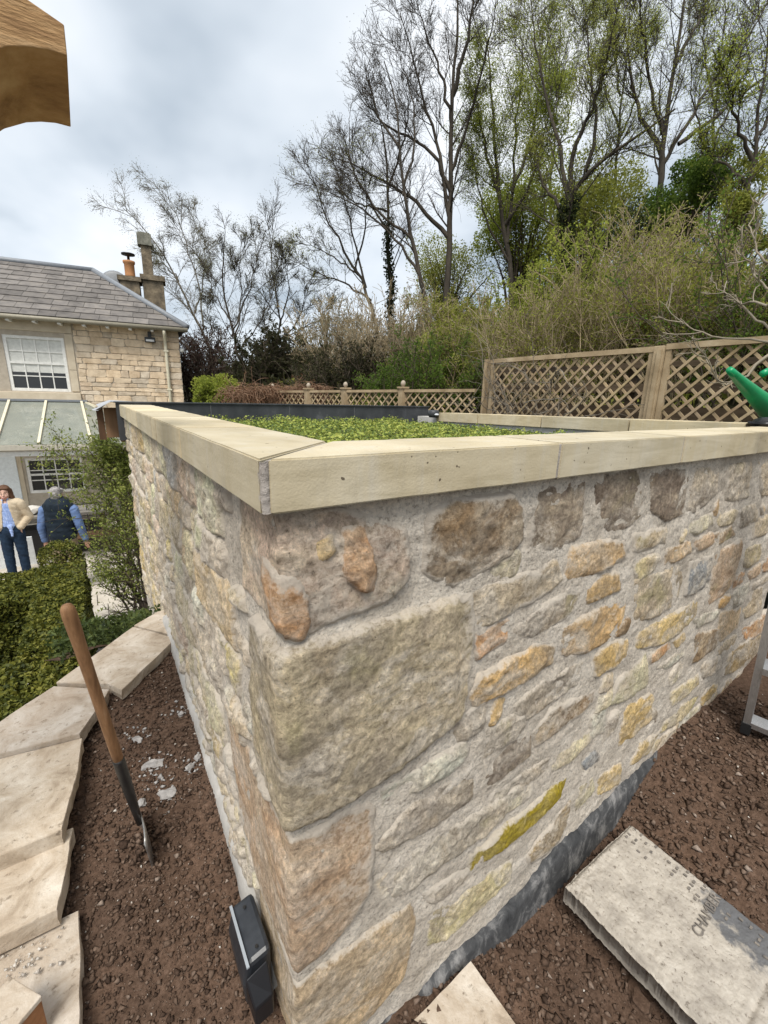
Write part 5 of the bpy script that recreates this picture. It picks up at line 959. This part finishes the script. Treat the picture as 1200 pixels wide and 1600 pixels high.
pc('trousers',folds(remesh(tr_,.011,'trousers'),0.008),rough_mat('tan_chino',[(.3,(.20,.15,.09)),(.7,(.30,.23,.15))],9,4,.4,.01,20,.9),mn)
for s in (-1,1): pc('shoe',remesh([((s*.105,.06+.03*s,.045),(s*.118,-.13+.03*s,.036),(.048,.044),(.048,.032))],.01,'shoe'),plain('brown_shoe',(.06,.035,.02),.5),mn)
hr=[((0,.022,1.675),(0,.018,1.715),(.084,.094),(.076,.085)),((0,.06,1.64),(0,.055,1.605),(.074,.045),(.060,.035)),((-.05,-.04,1.725),(.05,-.04,1.725),.035,.035)]
pc('hair',folds(remesh(hr,.008,'hair'),0.007),rough_mat('grey_hair',[(.3,(.13,.12,.11)),(.55,(.30,.28,.27)),(.75,(.5,.48,.46))],26,5,.8,.008,60,.8),mn); face_parts(mn,1.665,-1,False)
a=atz(113,922,-3.3); place(mn,(a[0],a[1],-3.29),R(158))

# ================================================================== HILLSIDE AND FENCES
def gz(x,y):
    x=np.asarray(x,float);y=np.asarray(y,float); e=np.where(y<4,4.15,np.maximum(4.15-.30*(y-4),2.2)); d=np.maximum(x-e,0)
    return -.75+.40*np.minimum(d,3)+.25*np.clip(d-3,0,14)+.12*np.maximum(d-17,0)+.12*fbm(np.stack([x*.35,y*.35,x*0],-1),3,5)
M_BANK=rough_mat('leafy_bank',[(.28,(.02,.018,.009)),(.5,(.055,.05,.022)),(.72,(.10,.085,.04))],1.8,7,.9,.05,12,.95)
struct(grid(4.2,70,-14,6,.45,gz,'hillside',M_BANK)); struct(grid(2.3,70,6,90,.7,gz,'hillside_beyond',M_BANK))
struct(mk('ground',MB().box((0,100,-3.6),(600,600,.1)).me('ground'),M_BANK))
M_FEN=rough_mat('weathered_fence',[(.3,(.24,.175,.10)),(.55,(.38,.29,.18)),(.8,(.50,.41,.28))],5,6,.4,.004,50,.9,objcol=True)
M_FEND=rough_mat('dark_boards',[(.3,(.025,.018,.012)),(.55,(.07,.05,.03)),(.8,(.15,.11,.07))],4,6,.4,.006,40,.95,stretch=(1,.3,3))
def lattice(root,A,B,z0,z1,sp,wd,th,r):
    A=Vector(A);B=Vector(B);d=(B-A);L=d.length;d.normalize();nr=Vector((d.y,-d.x,0)); H=z1-z0
    for sg in (1,-1):
        c=-H if sg>0 else 0
        k=0
        s=(-H+sp*.3)
        while s<L+H:
            # line from (s, z0) going sg*45deg
            P=[]
            for zz in (0,H):
                P.append((s+sg*zz,zz))
            (xa,za),(xb,zb)=P
            def clip(x,z,x2,z2):
                t0,t1=0.,1.; dx_=x2-x
                for lim,sn in ((0,1),(L,-1)):
                    den=dx_*sn; num=(lim-x)*sn
                    if den>0: t0=max(t0,num/den)
                    else: t1=min(t1,num/den)
                return None if t1-t0<.06 else ((x+dx_*t0,z+(z2-z)*t0),(x+dx_*t1,z+(z2-z)*t1))
            q=clip(xa,za,xb,zb)
            if q:
                (x1,z1_),(x2,z2)=q; off=nr*(th*.52*sg); p1=A+d*x1+off+Vector((0,0,z0+z1_-A.z)); p2=A+d*x2+off+Vector((0,0,z0+z2-A.z))
                o=child('slat',MB().bar(p1,p2,wd,th,up=nr).me('slat'),M_FEN,root); k_=r.uniform(.78,1.2); o.color=(k_,k_*r.uniform(.96,1.02),k_*r.uniform(.92,1.02),1)
            s+=sp*math.sqrt(2)*.78
XF=3.8; rf_=random.Random(6)
TF=thing('trellis_fence','tall diamond trellis fence on the bank side behind the roof','fence',(XF,1.8,-.95))
def fence_panel(ya,yb,ztop):
    f_=child('top_rail',MB().box((XF,(ya+yb)/2,ztop),(.05,abs(yb-ya),.042)).me('top_rail'),M_FEN,TF); child('bottom_rail',MB().box((XF,(ya+yb)/2,-.74),(.05,abs(yb-ya),.042)).me('bottom_rail'),M_FEN,TF); lattice(f_,(XF,ya,0),(XF,yb,0),-.72,ztop-.02,.104,.019,.010,rf_)
    for y_ in (ya,yb): child('end_stile',MB().box((XF,y_+.022*np.sign((ya+yb)/2-y_),(ztop-.74)/2),(.036,.04,ztop+.70)).me('end_stile'),M_FEN,f_)
fence_panel(3.58,1.86,.430); fence_panel(1.78,.05,.442); fence_panel(-.03,-1.8,.45)
for i,y_ in enumerate((1.82,3.64,.01)):
    u_=child('fence_post',MB().box((XF-.012,y_,-.25),(.07,.075 if i!=1 else .04,1.40),bev=.004).me('fence_post'),M_FEN,TF); child('cover_strip',MB().box((XF-.055,y_-.012,-.26),(.014,.03,1.36)).me('cover_strip'),M_FEN,u_)
# board retaining wall behind the trellis
bw=thing('board_wall','dark board retaining wall showing through the trellis','wall',(4.12,1,-1))
for i,(z_,hh) in enumerate(((-.55,.2),(-.32,.2),(-.09,.17),(.15,.075),(.34,.05))): 
    child('board',MB().box((4.13+.01*(i%2),.9,z_),(.045,6.2,hh)).me('board'),M_FEND,bw)
for y_ in (-1.2,.5,2.2,3.8): child('board_post',MB().box((4.19,y_,-.25),(.07,.08,1.3)).me('board_post'),M_FEND,bw)
# low fence with acorn finials, running back towards the house
LA,LB=Vector((3.74,3.72,0)),Vector((2.72,7.6,0)); ld_=(LB-LA).normalized()
def online(px,py=600):
    r_=ray(px,py); a=np.array([[ld_.x,-r_[0]],[ld_.y,-r_[1]]]); s=np.linalg.solve(a,-np.array([LA.x,LA.y])); return s[0]
ps=[0.02]+[online(x) for x in (630,540,482)]+[(LB-LA).length]
zt_=lambda s:.118-.012*s
LF_=thing('low_trellis_fence','low trellis fence with ball-topped posts running back towards the house','fence',(LA.x,LA.y,-.9))
for i in range(len(ps)-1):
    a,c=LA+ld_*ps[i],LA+ld_*ps[i+1]
    f_=child('panel_rail',MB().bar(a+Vector((0,0,zt_(ps[i]))),c+Vector((0,0,zt_(ps[i+1]))),.05,.035).me('panel_rail'),M_FEN,LF_); lattice(f_,(a.x,a.y,0),(c.x,c.y,0),-.5,zt_(ps[i])-.02,.11,.018,.010,rf_)
for i,s in enumerate(ps[1:]):
    a=LA+ld_*s; ztp=zt_(s)+.03; w_=.085+.01*i
    o=child('fence_post',MB().box((a.x,a.y,(ztp-.9)/2),(w_,w_,ztp+.9)).me('fence_post'),M_FEN,LF_); child('post_cap',MB().box((a.x,a.y,ztp+.012),(w_+.03,w_+.03,.022)).me('post_cap'),M_FEN,o)
    child('finial',MB().lathe([(.016,.018),(.016,.03),(.029,.042),(.034,.062),(.027,.086),(.010,.102)],(a.x,a.y,ztp)).me('finial',True),plain('pale_finial',(.38,.32,.25),.8),o)

# ================================================================== TREES AND SHRUBS
M_BARK=rough_mat('grey_brown_bark',[(.3,(.030,.025,.019)),(.6,(.075,.062,.048)),(.8,(.14,.12,.095))],6,6,.6,.02,14,.95,stretch=(1,1,.3))
M_BARKL=rough_mat('pale_bark',[(.3,(.10,.085,.065)),(.6,(.20,.175,.14)),(.8,(.32,.29,.24))],6,6,.5,.01,20,.95,stretch=(1,1,.3))
LF={k:leaf_mat('leaf_'+k,st,1.2,.62) for k,st in dict(
 bud=[(.3,(.07,.05,.03)),(.55,(.13,.10,.05)),(.8,(.20,.17,.08))],
 olive=[(.25,(.13,.145,.03)),(.45,(.26,.28,.055)),(.65,(.38,.39,.085)),(.85,(.50,.48,.14))],
 lime=[(.25,(.15,.19,.028)),(.45,(.27,.32,.05)),(.65,(.39,.42,.08)),(.85,(.50,.50,.14))],
 green=[(.25,(.045,.08,.014)),(.45,(.10,.165,.026)),(.65,(.17,.25,.042)),(.85,(.26,.34,.07))],
 ivy=[(.25,(.014,.022,.008)),(.5,(.035,.05,.018)),(.75,(.08,.10,.035))],
 dark=[(.25,(.020,.024,.010)),(.5,(.05,.052,.022)),(.75,(.10,.092,.045))],
 brown=[(.25,(.10,.08,.035)),(.5,(.20,.16,.075)),(.75,(.30,.24,.13))],
 rust=[(.25,(.09,.04,.022)),(.5,(.19,.095,.05)),(.75,(.30,.18,.105))],
 plum=[(.25,(.025,.012,.011)),(.5,(.06,.028,.025)),(.75,(.11,.06,.05))],
 white=[(.2,(.10,.11,.05)),(.45,(.30,.29,.22)),(.7,(.62,.60,.54))],
 silver=[(.25,(.12,.125,.06)),(.5,(.24,.24,.13)),(.8,(.38,.37,.24))]).items()}
def treeobj(name,label,dist,limbs,r0,leaf=None,nleaf=0,lsize=.06,k=(13,7,5),seed=1,minr=.0042,bark=None,ivy=0,up=.075,cat_='tree',group='trees on the bank',droop=0,lf=(.2,.42),spread=.9):
    r=np.random.default_rng(seed); b0=limbs[0][0]; base=atd(b0[0],b0[1],dist); base[2]=float(gz(base[0],base[1])); base[2]=min(base[2],atd(b0[0],b0[1],dist)[2])
    root=thing(name,label,cat_,(base[0],base[1],base[2]-.1),group); PLs=[];RDs=[];Ls=[]
    for i,L in enumerate(limbs):
        dd=r.uniform(-spread,spread)*1.8 if i else 0; pts=[]
        for j,(x,y) in enumerate(L): pts.append(atd(x,y,dist+dd*(j/max(1,len(L)-1))**1.2))
        if i==0: pts=[base+np.array([0,0,-.3])]+pts
        p_=resample(pts,14); p_[1:-1]+=r.normal(0,.03*dist/17,p_[1:-1].shape); PLs.append(p_); ra=r0*.78*(1 if i==0 else r.uniform(.42,.6)); RDs.append(np.linspace(1,.16,14)*ra)
        Ls.append(np.linalg.norm(np.diff(p_,axis=0),axis=1).sum())
    PL=np.stack(PLs);RD=np.stack(RDs); Ls=np.array(Ls); Lr=np.minimum(Ls,6.)
    A1,R1=sprout(PL,RD,k[0],r,.28,(.35,.95),lf,.38,6,.09,up,droop,Lref=Lr); R1=np.maximum(R1,minr*1.8)
    A2,R2=sprout(A1,R1,k[1],r,.2,(.4,1.0),(.28,.60),.5,3,.11,up*.8,droop); R2=np.maximum(R2,minr*1.2)
    A3,R3=sprout(A2,R2,k[2],r,.15,(.4,1.0),(.40,.95),.6,2,.14,up*.6,droop*1.5); R3=np.maximum(R3,minr*.8)
    child('trunk',meshnp('trunk',*tubes(PL,RD,8),smooth=True),bark or M_BARK,root)
    cr_=child('crown',meshnp('crown',*cat([tubes(A1,R1,4),tubes(A2,R2,3),tubes(A3,R3,3)])),bark or M_BARK,root)
    if leaf and nleaf:
        P3=A3[:,1:].reshape(-1,3); C=P3[r.integers(0,len(P3),nleaf)]+r.normal(0,.11,(nleaf,3)); V,Q=leaves(C,r.uniform(lsize*.6,lsize*1.4,nleaf),.6,r=r); child('young_leaves',meshnp('young_leaves',V,Q),LF[leaf],root)
    if ivy:
        n=ivy; ii=np.zeros(n,int); t=r.random(n)**1.2*7.5; j=t.astype(int); C=PL[ii,j]+(PL[ii,j+1]-PL[ii,j])*(t-j)[:,None]; C=C+unit(r.normal(size=(n,3)))*(r0*r.uniform(.6,1.9,n))[:,None]; V,Q=leaves(C,r.uniform(.05,.12,n),.8,r=r); child('ivy',meshnp('ivy',V,Q),LF['ivy'],root)
    return root
treeobj('bare_tree','tallest bare tree with straight trunk in the middle of the wood',17,[[(698,500),(702,400),(704,300),(706,200),(710,100),(713,0),(716,-50)],[(702,340),(690,250),(664,160),(640,80),(625,20)],[(704,270),(735,180),(758,90),(775,0)],[(700,370),(655,318),(600,283),(555,255),(525,248)],[(704,300),(680,240),(632,208),(590,190),(560,150)],[(706,200),(690,120),(668,60),(650,0)],[(707,150),(728,80),(738,10),(745,-50)]],.17,'bud',4000,.028,(17,8,5),1)
treeobj('bare_tree','bare leaning tree with a bent trunk left of the tallest tree',16,[[(676,515),(660,440),(642,372),(630,305),(626,235),(620,150),(600,95)],[(655,430),(620,370),(572,330),(530,305),(488,288)],[(642,372),(600,340),(560,290),(540,230),(545,185)],[(630,305),(650,230),(645,150),(625,90)],[(626,235),(590,180),(575,130),(570,90)]],.12,'bud',3000,.028,(16,8,5),2)
treeobj('ivy_tree','slim bare tree with ivy dark upper trunk',19,[[(612,480),(607,410),(604,345),(607,285),(604,220),(585,160)],[(605,360),(575,310),(545,250),(530,200)],[(606,300),(625,240),(640,180),(635,130)],[(604,330),(560,320),(520,290)]],.13,'bud',2000,.028,(14,7,5),3,ivy=2500)
treeobj('bare_tree','low spreading bare tree at the left edge of the wood',17,[[(592,510),(572,455),(545,405),(515,350),(495,300),(485,270)],[(572,450),(552,370),(535,300),(520,250)],[(560,430),(520,400),(490,385),(470,380)],[(580,470),(535,440),(500,430),(465,410)],[(555,420),(575,350),(570,280),(560,220)]],.10,'olive',4500,.035,(14,8,5),4)
treeobj('leafing_tree','forked tree in fresh green leaf right of the tallest tree',18,[[(802,470),(796,410),(790,350),(778,300),(772,210),(768,130),(760,60)],[(793,380),(800,300),(806,200),(815,100),(822,20)],[(796,410),(760,345),(744,280),(735,210)],[(790,350),(830,290),(850,220),(860,150)],[(800,300),(830,220),(845,120),(850,50)],[(778,300),(750,200),(742,120)]],.14,'lime',50000,.045,(17,8,5),5)
treeobj('ivy_tree','dark ivy clad tree leaning right in the wood',14,[[(885,430),(884,350),(890,292),(920,266),(965,236),(1015,200),(1055,170)],[(887,310),(880,240),(852,150),(836,60),(830,0)],[(888,300),(900,220),(942,130),(962,30)],[(915,268),(935,200),(920,100),(915,10)],[(885,340),(850,290),(835,240)]],.15,'olive',18000,.035,(16,8,5),6,ivy=5000)
treeobj('bare_tree','broad bare tree with heavy limbs reaching up at the right',16,[[(1022,370),(1030,290),(1036,200),(1055,100),(1072,0),(1080,-50)],[(1035,210),(1012,110),(1000,20),(990,-40)],[(1030,265),(1080,185),(1122,112),(1178,52),(1205,-10)],[(1060,225),(1120,180),(1180,130),(1230,90)],[(1055,100),(1085,50),(1110,-10)],[(1033,240),(1000,180),(985,100),(975,20)]],.16,'olive',9000,.032,(17,8,5),7)
treeobj('bare_tree','slender bare tree behind the ivy clad one',20,[[(958,340),(964,220),(974,110),(985,0)],[(966,200),(935,110),(925,20)],[(964,230),(1000,140),(1010,50)],[(970,150),(960,70),(955,-20)]],.10,'lime',22000,.038,(17,8,5),8)
treeobj('leafing_tree','leafing tree against the right edge of the picture',13,[[(1168,330),(1178,230),(1192,130),(1200,40)],[(1175,250),(1145,170),(1130,100)],[(1172,290),(1130,250),(1100,230)],[(1180,220),(1215,150),(1230,80)]],.10,'lime',9000,.04,(16,8,5),9)
treeobj('bare_tree','far thin tree filling the gap right of the forked tree',24,[[(858,430),(860,320),(866,220),(872,120),(876,30)],[(862,300),(835,200),(822,110)],[(864,260),(895,170),(905,80)],[(868,200),(850,110),(848,20)],[(866,230),(915,200),(940,150)]],.10,'lime',9000,.045,(17,8,5),21)
treeobj('bare_tree','far thin tree between the broad bare tree and the right edge',22,[[(1108,380),(1112,270),(1118,170),(1126,70),(1130,-20)],[(1112,260),(1085,160),(1075,60)],[(1114,230),(1150,140),(1165,50)],[(1118,170),(1100,80),(1098,0)]],.10,'olive',8000,.042,(17,8,5),22)
treeobj('birch_tree','pale birch leaning left over the house chimney',21,[[(335,560),(315,512),(294,470),(266,415),(226,355),(192,325)],[(318,515),(312,450),(296,395),(272,315),(245,292)],[(305,490),(322,430),(318,370),(300,320)],[(280,440),(250,400),(225,385)]],.09,'silver',13000,.03,(17,8,7),10,minr=.005,bark=M_BARKL,droop=.10,lf=(.16,.32))
treeobj('young_tree','bushy budding tree with several dark stems behind the green bush',17,[[(392,610),(374,562),(362,512),(352,462),(346,405),(352,362)],[(364,515),(392,455),(402,405),(396,370)],[(378,575),(345,548),(328,505),(322,470)],[(360,500),(332,455),(322,415)],[(370,550),(410,500),(428,450),(440,405)],[(366,530),(380,470),(372,410),(378,365)]],.08,'silver',11000,.028,(14,8,5),11,minr=.005,lf=(.16,.34))
treeobj('young_tree','thin budding tree right of the bushy one, before the wood',18,[[(440,600),(438,520),(432,455),(420,395),(424,362)],[(438,510),(452,450),(446,400)],[(438,540),(470,490),(480,440)],[(440,560),(415,510),(405,470)],[(438,530),(500,500),(520,470)]],.07,'silver',8000,.028,(14,8,5),12,minr=.005,lf=(.2,.4))
# leafy crowns deep in the wood
def crown(name,label,box,dist,leaf,n,size,seed,group='leafy trees deep in the wood',depth=2.,trunk=True,sub=26,cat_='tree'):
    r=np.random.default_rng(seed); x0_,x1_,y0_,y1_=box; c=atd((x0_+x1_)/2,(y0_+y1_)/2,dist); tp=atd((x0_+x1_)/2,y0_,dist); e1=atd(x1_,(y0_+y1_)/2,dist); hw_=np.linalg.norm((e1-c)[:2]); hh=abs(tp[2]-c[2]); sd_=unit((e1-c)[None]*np.array([1,1,0]))[0]; fw_=np.array([-sd_[1],sd_[0],0])
    g0=float(gz(c[0],c[1])); root=thing(name,label,cat_,(c[0],c[1],g0-.1),group)
    cc=unit(r.normal(size=(sub,3)))*r.uniform(.25,1.,(sub,1))**.6; cc=cc*np.array([hw_,depth,hh])*.82; rad=r.uniform(.25,.5,sub)*min(hw_,hh)
    ii=r.integers(0,sub,n); q=cc[ii]+unit(r.normal(size=(n,3)))*(rad[ii]*r.uniform(.35,1.1,n)**.6)[:,None]
    q=q[fbm(q*(2.2/min(hw_,hh)),2,seed)>-.28]; W=c+q[:,:1]*sd_+q[:,1:2]*fw_+q[:,2:3]*np.array([0,0,1.]); V,Q=leaves(W,r.uniform(size*.55,size*1.35,len(W)),.65,r=r)
    st=[];
    for k in range(sub): e_=c+cc[k,0]*sd_+cc[k,1]*fw_+np.array([0,0,cc[k,2]]); b_=np.array([c[0]+r.normal(0,.12)*hw_,c[1],g0-.1]); st.append(resample([b_,(b_*.5+e_*.5)+np.array([*(c[:2]-e_[:2])*.15,.1*hh]),e_],8))
    st=np.stack(st); rr=np.linspace(.05,.008,8)[None].repeat(sub,0)*max(.5,min(1.6,hh/1.5)); A1,R1=sprout(st,rr,14,r,.35,(.4,1.1),(.12,.3),.5,4,.18,.05); R1=np.maximum(R1,.005)
    child('stems',meshnp('stems',*cat([tubes(st,rr,5),tubes(A1,R1,3)])),M_TWIG,root); child('foliage',meshnp('foliage',V,Q),LF[leaf],root); return root
crown('leafy_tree','yellow green leafing tree behind the forked tree',(725,915,200,470),21,'lime',26000,.095,1)
crown('leafy_tree','dull green leafing tree behind the tallest tree',(610,800,360,520),22,'olive',17000,.075,2)
crown('leafy_tree','dark green tree mass behind the ivy clad trunk',(850,1020,220,450),19,'olive',26000,.075,3)
crown('leafy_tree','bright green hawthorn in full leaf at the right of the wood',(1000,1150,235,380),15,'green',22000,.065,4)
crown('leafy_tree','olive tree filling the right edge above the thicket',(1110,1230,250,420),14,'olive',16000,.055,5)
crown('leafy_tree','dark evergreen mass low between the right hand trunks',(930,1090,320,440),17,'ivy',14000,.065,6)
# shrubs on the bank
def thicket(name,label,box,dist,leaf,nst,nleaf,size,seed,bark=None,ang=.32,group='shrubs along the bank',depth=1.2,k=(7,3),cat_='shrub',upk=.05):
    r=np.random.default_rng(seed); x0_,x1_,y0_,y1_=box; a=atd(x0_,y1_,dist);b_=atd(x1_,y1_,dist); tp=atd((x0_+x1_)/2,y0_,dist); n=nst; s=r.random(n); c=(a+b_)/2
    P=a+(b_-a)*s[:,None]; fw_=unit(np.array([[c[0],c[1],0]]))[0]; P=P+fw_*r.uniform(-depth/2,depth/2,n)[:,None]; P[:,2]=np.minimum(gz(P[:,0],P[:,1]),P[:,2])-.1; H=np.maximum(tp[2]-P[:,2],.3)
    D=np.stack([r.normal(0,ang,n),r.normal(0,ang,n),np.ones(n)],-1); edge=1-.35*np.abs(2*s-1)**2.5; hv=H*edge*r.uniform(.62,1.04,n)
    ST=grow(P,D,hv,7,.10,upk,r); RD=np.linspace(1,.3,8)[None]*r.uniform(.008,.016,n)[:,None]
    A1,R1=sprout(ST,RD,k[0],r,.2,(.3,.9),(.18,.4),.6,3,.15,upk); A2,R2=sprout(A1,R1,k[1],r,.15,(.4,1.0),(.3,.7),.6,2,.18,.03); mr=.0022*dist/5; R1=np.maximum(R1,mr*1.3);R2=np.maximum(R2,mr)
    root=thing(name,label,cat_,(c[0],c[1],float(P[:,2].mean())),group); child('stems',meshnp('stems',*cat([tubes(ST,RD,4),tubes(A1,R1,3),tubes(A2,R2,3)])),bark or M_TWIG,root)
    if nleaf: PP=np.concatenate([A1.reshape(-1,3),A2.reshape(-1,3)]); C=PP[r.integers(0,len(PP),nleaf)]+r.normal(0,.03,(nleaf,3)); V,Q=leaves(C,r.uniform(size*.6,size*1.4,nleaf),.5,r=r); child('foliage',meshnp('foliage',V,Q),LF[leaf],root)
    return root
M_BRB=rough_mat('bramble_bark',[(.3,(.22,.165,.095)),(.6,(.36,.29,.185)),(.8,(.48,.41,.29))],5,5,.3,.003,50,.95)
TH=[('brown_thicket','tall brown twiggy thicket in the middle of the bank',(900,1060,375,570),7.5,'olive',120,7000,.032,M_BRB),('brown_thicket','brown twiggy thicket above the left part of the big trellis',(780,920,440,580),7.2,'olive',110,6000,.032,M_BRB),('brown_thicket','brown thicket with green shoots right of the tallest brush',(1040,1180,380,560),7.0,'olive',110,9000,.034,M_BRB),
('willow_shrub','yellow green willow shrub on the bank',(825,915,395,490),9.,'lime',70,9000,.05,M_TWIG),('brown_thicket','low brown scrub right above the corner of the tall trellis',(680,800,490,600),8.,'olive',90,7000,.035,M_BRB),('blossom_shrub','shrub with white blossom behind the low fence',(545,665,440,600),10.,'white',80,2600,.045,M_BRB),('blossom_shrub','pale budding shrub left of the white blossom',(475,570,470,590),12.,'silver',80,5000,.045,M_BRB),
('dark_shrub','dense dark evergreen shrub behind the dry vines',(385,500,515,625),13.,'dark',80,14000,.08,M_TWIG),('dark_shrub','dark brambly shrub behind the finial posts',(480,620,535,620),9.5,'dark',80,12000,.05,M_TWIG),('plum_shrub','purple brown bare shrub beside the house corner',(292,352,505,610),17.,'plum',80,7000,.07,M_TWIG),('ivy_shrub','ivy covered shrub behind the low trellis',(600,760,530,625),7.5,'green',80,9000,.04,M_TWIG),
('green_shrub','leafy green shrub above the right end of the trellis',(1130,1260,340,560),6.6,'green',80,9000,.035,M_TWIG),('brown_thicket','thin brown scrub beneath the wood edge',(640,760,460,560),11.,'olive',90,8000,.05,M_BRB),('brown_thicket','grey brown brush behind the tallest thicket',(930,1120,350,470),10.,'olive',110,7000,.042,M_BRB)]
for i,(nm,l,bx_,ds,lf_,ns_,nl,sz,bk) in enumerate(TH): thicket(nm,l,bx_,ds,lf_,ns_,int(nl*(2.8 if lf_ in('olive','lime','green') else 1)),sz,50+i,bk)
crown('round_bush','round bright green bush beside the house corner',(290,376,578,650),11.5,'lime',9000,.055,31,'bushes near the house',.6,sub=30,cat_='bush')
# dry vines over the low fence
vn=thing('dry_vine','russet dry vine tumbling over the end of the low fence','vine',(2.7,7.3,-.8)); r=np.random.default_rng(77); n=1000
P=np.stack([atd(x,y,8.) for x,y in zip(r.uniform(362,505,n),r.uniform(603,622,n))]); P[:,2]+=r.uniform(-.05,.02,n); P[:,:2]+=r.normal(0,.12,(n,2)); D=np.stack([r.normal(0,1,n),r.normal(0,1,n),r.uniform(-.1,.7,n)],-1); ST=grow(P,D,r.uniform(.15,.42,n),7,.25,-.25,r); RD=np.linspace(1,.5,8)[None]*r.uniform(.004,.007,n)[:,None]
child('vine_stems',meshnp('vine_stems',*tubes(ST,RD,3)),rough_mat('russet_vine',[(.3,(.13,.07,.04)),(.7,(.33,.21,.135))],9,4,.2,.002,60,.9),vn); PP=ST.reshape(-1,3); C=PP[r.integers(0,len(PP),3000)]+r.normal(0,.03,(3000,3)); V,Q=leaves(C,r.uniform(.02,.06,3000),.4,r=r); child('dry_leaves',meshnp('dry_leaves',V,Q),LF['rust'],vn)
# bare climber on the tall trellis
vn=thing('trellis_climber','leafless climber tangled over the left end of the tall trellis','vine',(3.75,3.3,-.9)); n=60; P=np.stack([np.full(n,3.74)+r.normal(0,.03,n),r.uniform(2.5,3.75,n),r.uniform(-.5,.2,n)],-1); D=np.stack([r.normal(0,.15,n),r.normal(0,.8,n),r.uniform(-.1,1,n)],-1); ST=grow(P,D,r.uniform(.3,1.0,n),9,.28,.0,r); ST[...,0]=np.minimum(ST[...,0],3.77); RD=np.linspace(1,.4,10)[None]*r.uniform(.003,.006,n)[:,None]; A1,R1=sprout(ST,RD,4,r,.2,(.4,1.2),(.15,.4),.7,4,.25,0)
child('vine_stems',meshnp('vine_stems',*cat([tubes(ST,RD,4),tubes(A1,R1,3)])),M_BARKL,vn)
# bare fruit tree reaching in from the right, in front of the trellis
treeobj('fruit_tree','pale bare fruit tree branches reaching in from the right',3.4,[[(1262,640),(1240,560),(1225,520),(1215,450),(1205,380)],[(1235,545),(1190,528),(1130,532),(1090,520),(1060,500),(1030,470)],[(1225,530),(1180,500),(1140,460),(1110,440)],[(1215,470),(1185,440),(1165,400),(1150,370)],[(1230,540),(1170,580),(1130,610),(1105,560),(1090,530)],[(1220,480),(1170,470),(1120,480)],[(1210,420),(1180,390),(1170,350),(1185,310)]],.020,None,0,.03,(6,3,2),13,minr=.002,bark=rough_mat('cream_bark',[(.3,(.17,.14,.10)),(.6,(.29,.25,.19)),(.8,(.42,.37,.29))],8,5,.4,.003,60,.9),group='fruit tree',spread=.25,lf=(.12,.30),up=.08)
# undergrowth carpet on the bank
r=np.random.default_rng(90); n=24000; C=np.stack([4.25+r.random(n)**1.5*11,r.uniform(-3,16,n),np.zeros(n)],-1); C=C[C[:,0]>4.2-.3*np.maximum(C[:,1]-4,0)]; C[:,2]=gz(C[:,0],C[:,1])+r.random(len(C))*.35; V,Q=leaves(C,r.uniform(.04,.12,len(C)),.4,r=r); stuff(mk('undergrowth',meshnp('undergrowth',V,Q),LF['olive']),'brambles and weeds carpeting the bank','undergrowth')
n=15000; C=np.stack([2.6+r.random(n)*12,r.uniform(8,30,n),np.zeros(n)],-1); C[:,2]=gz(C[:,0],C[:,1])+r.random(n)*.7; V,Q=leaves(C,r.uniform(.08,.22,n),.4,r=r); stuff(mk('undergrowth',meshnp('undergrowth',V,Q),LF['dark']),'dark undergrowth below the far trees','undergrowth')
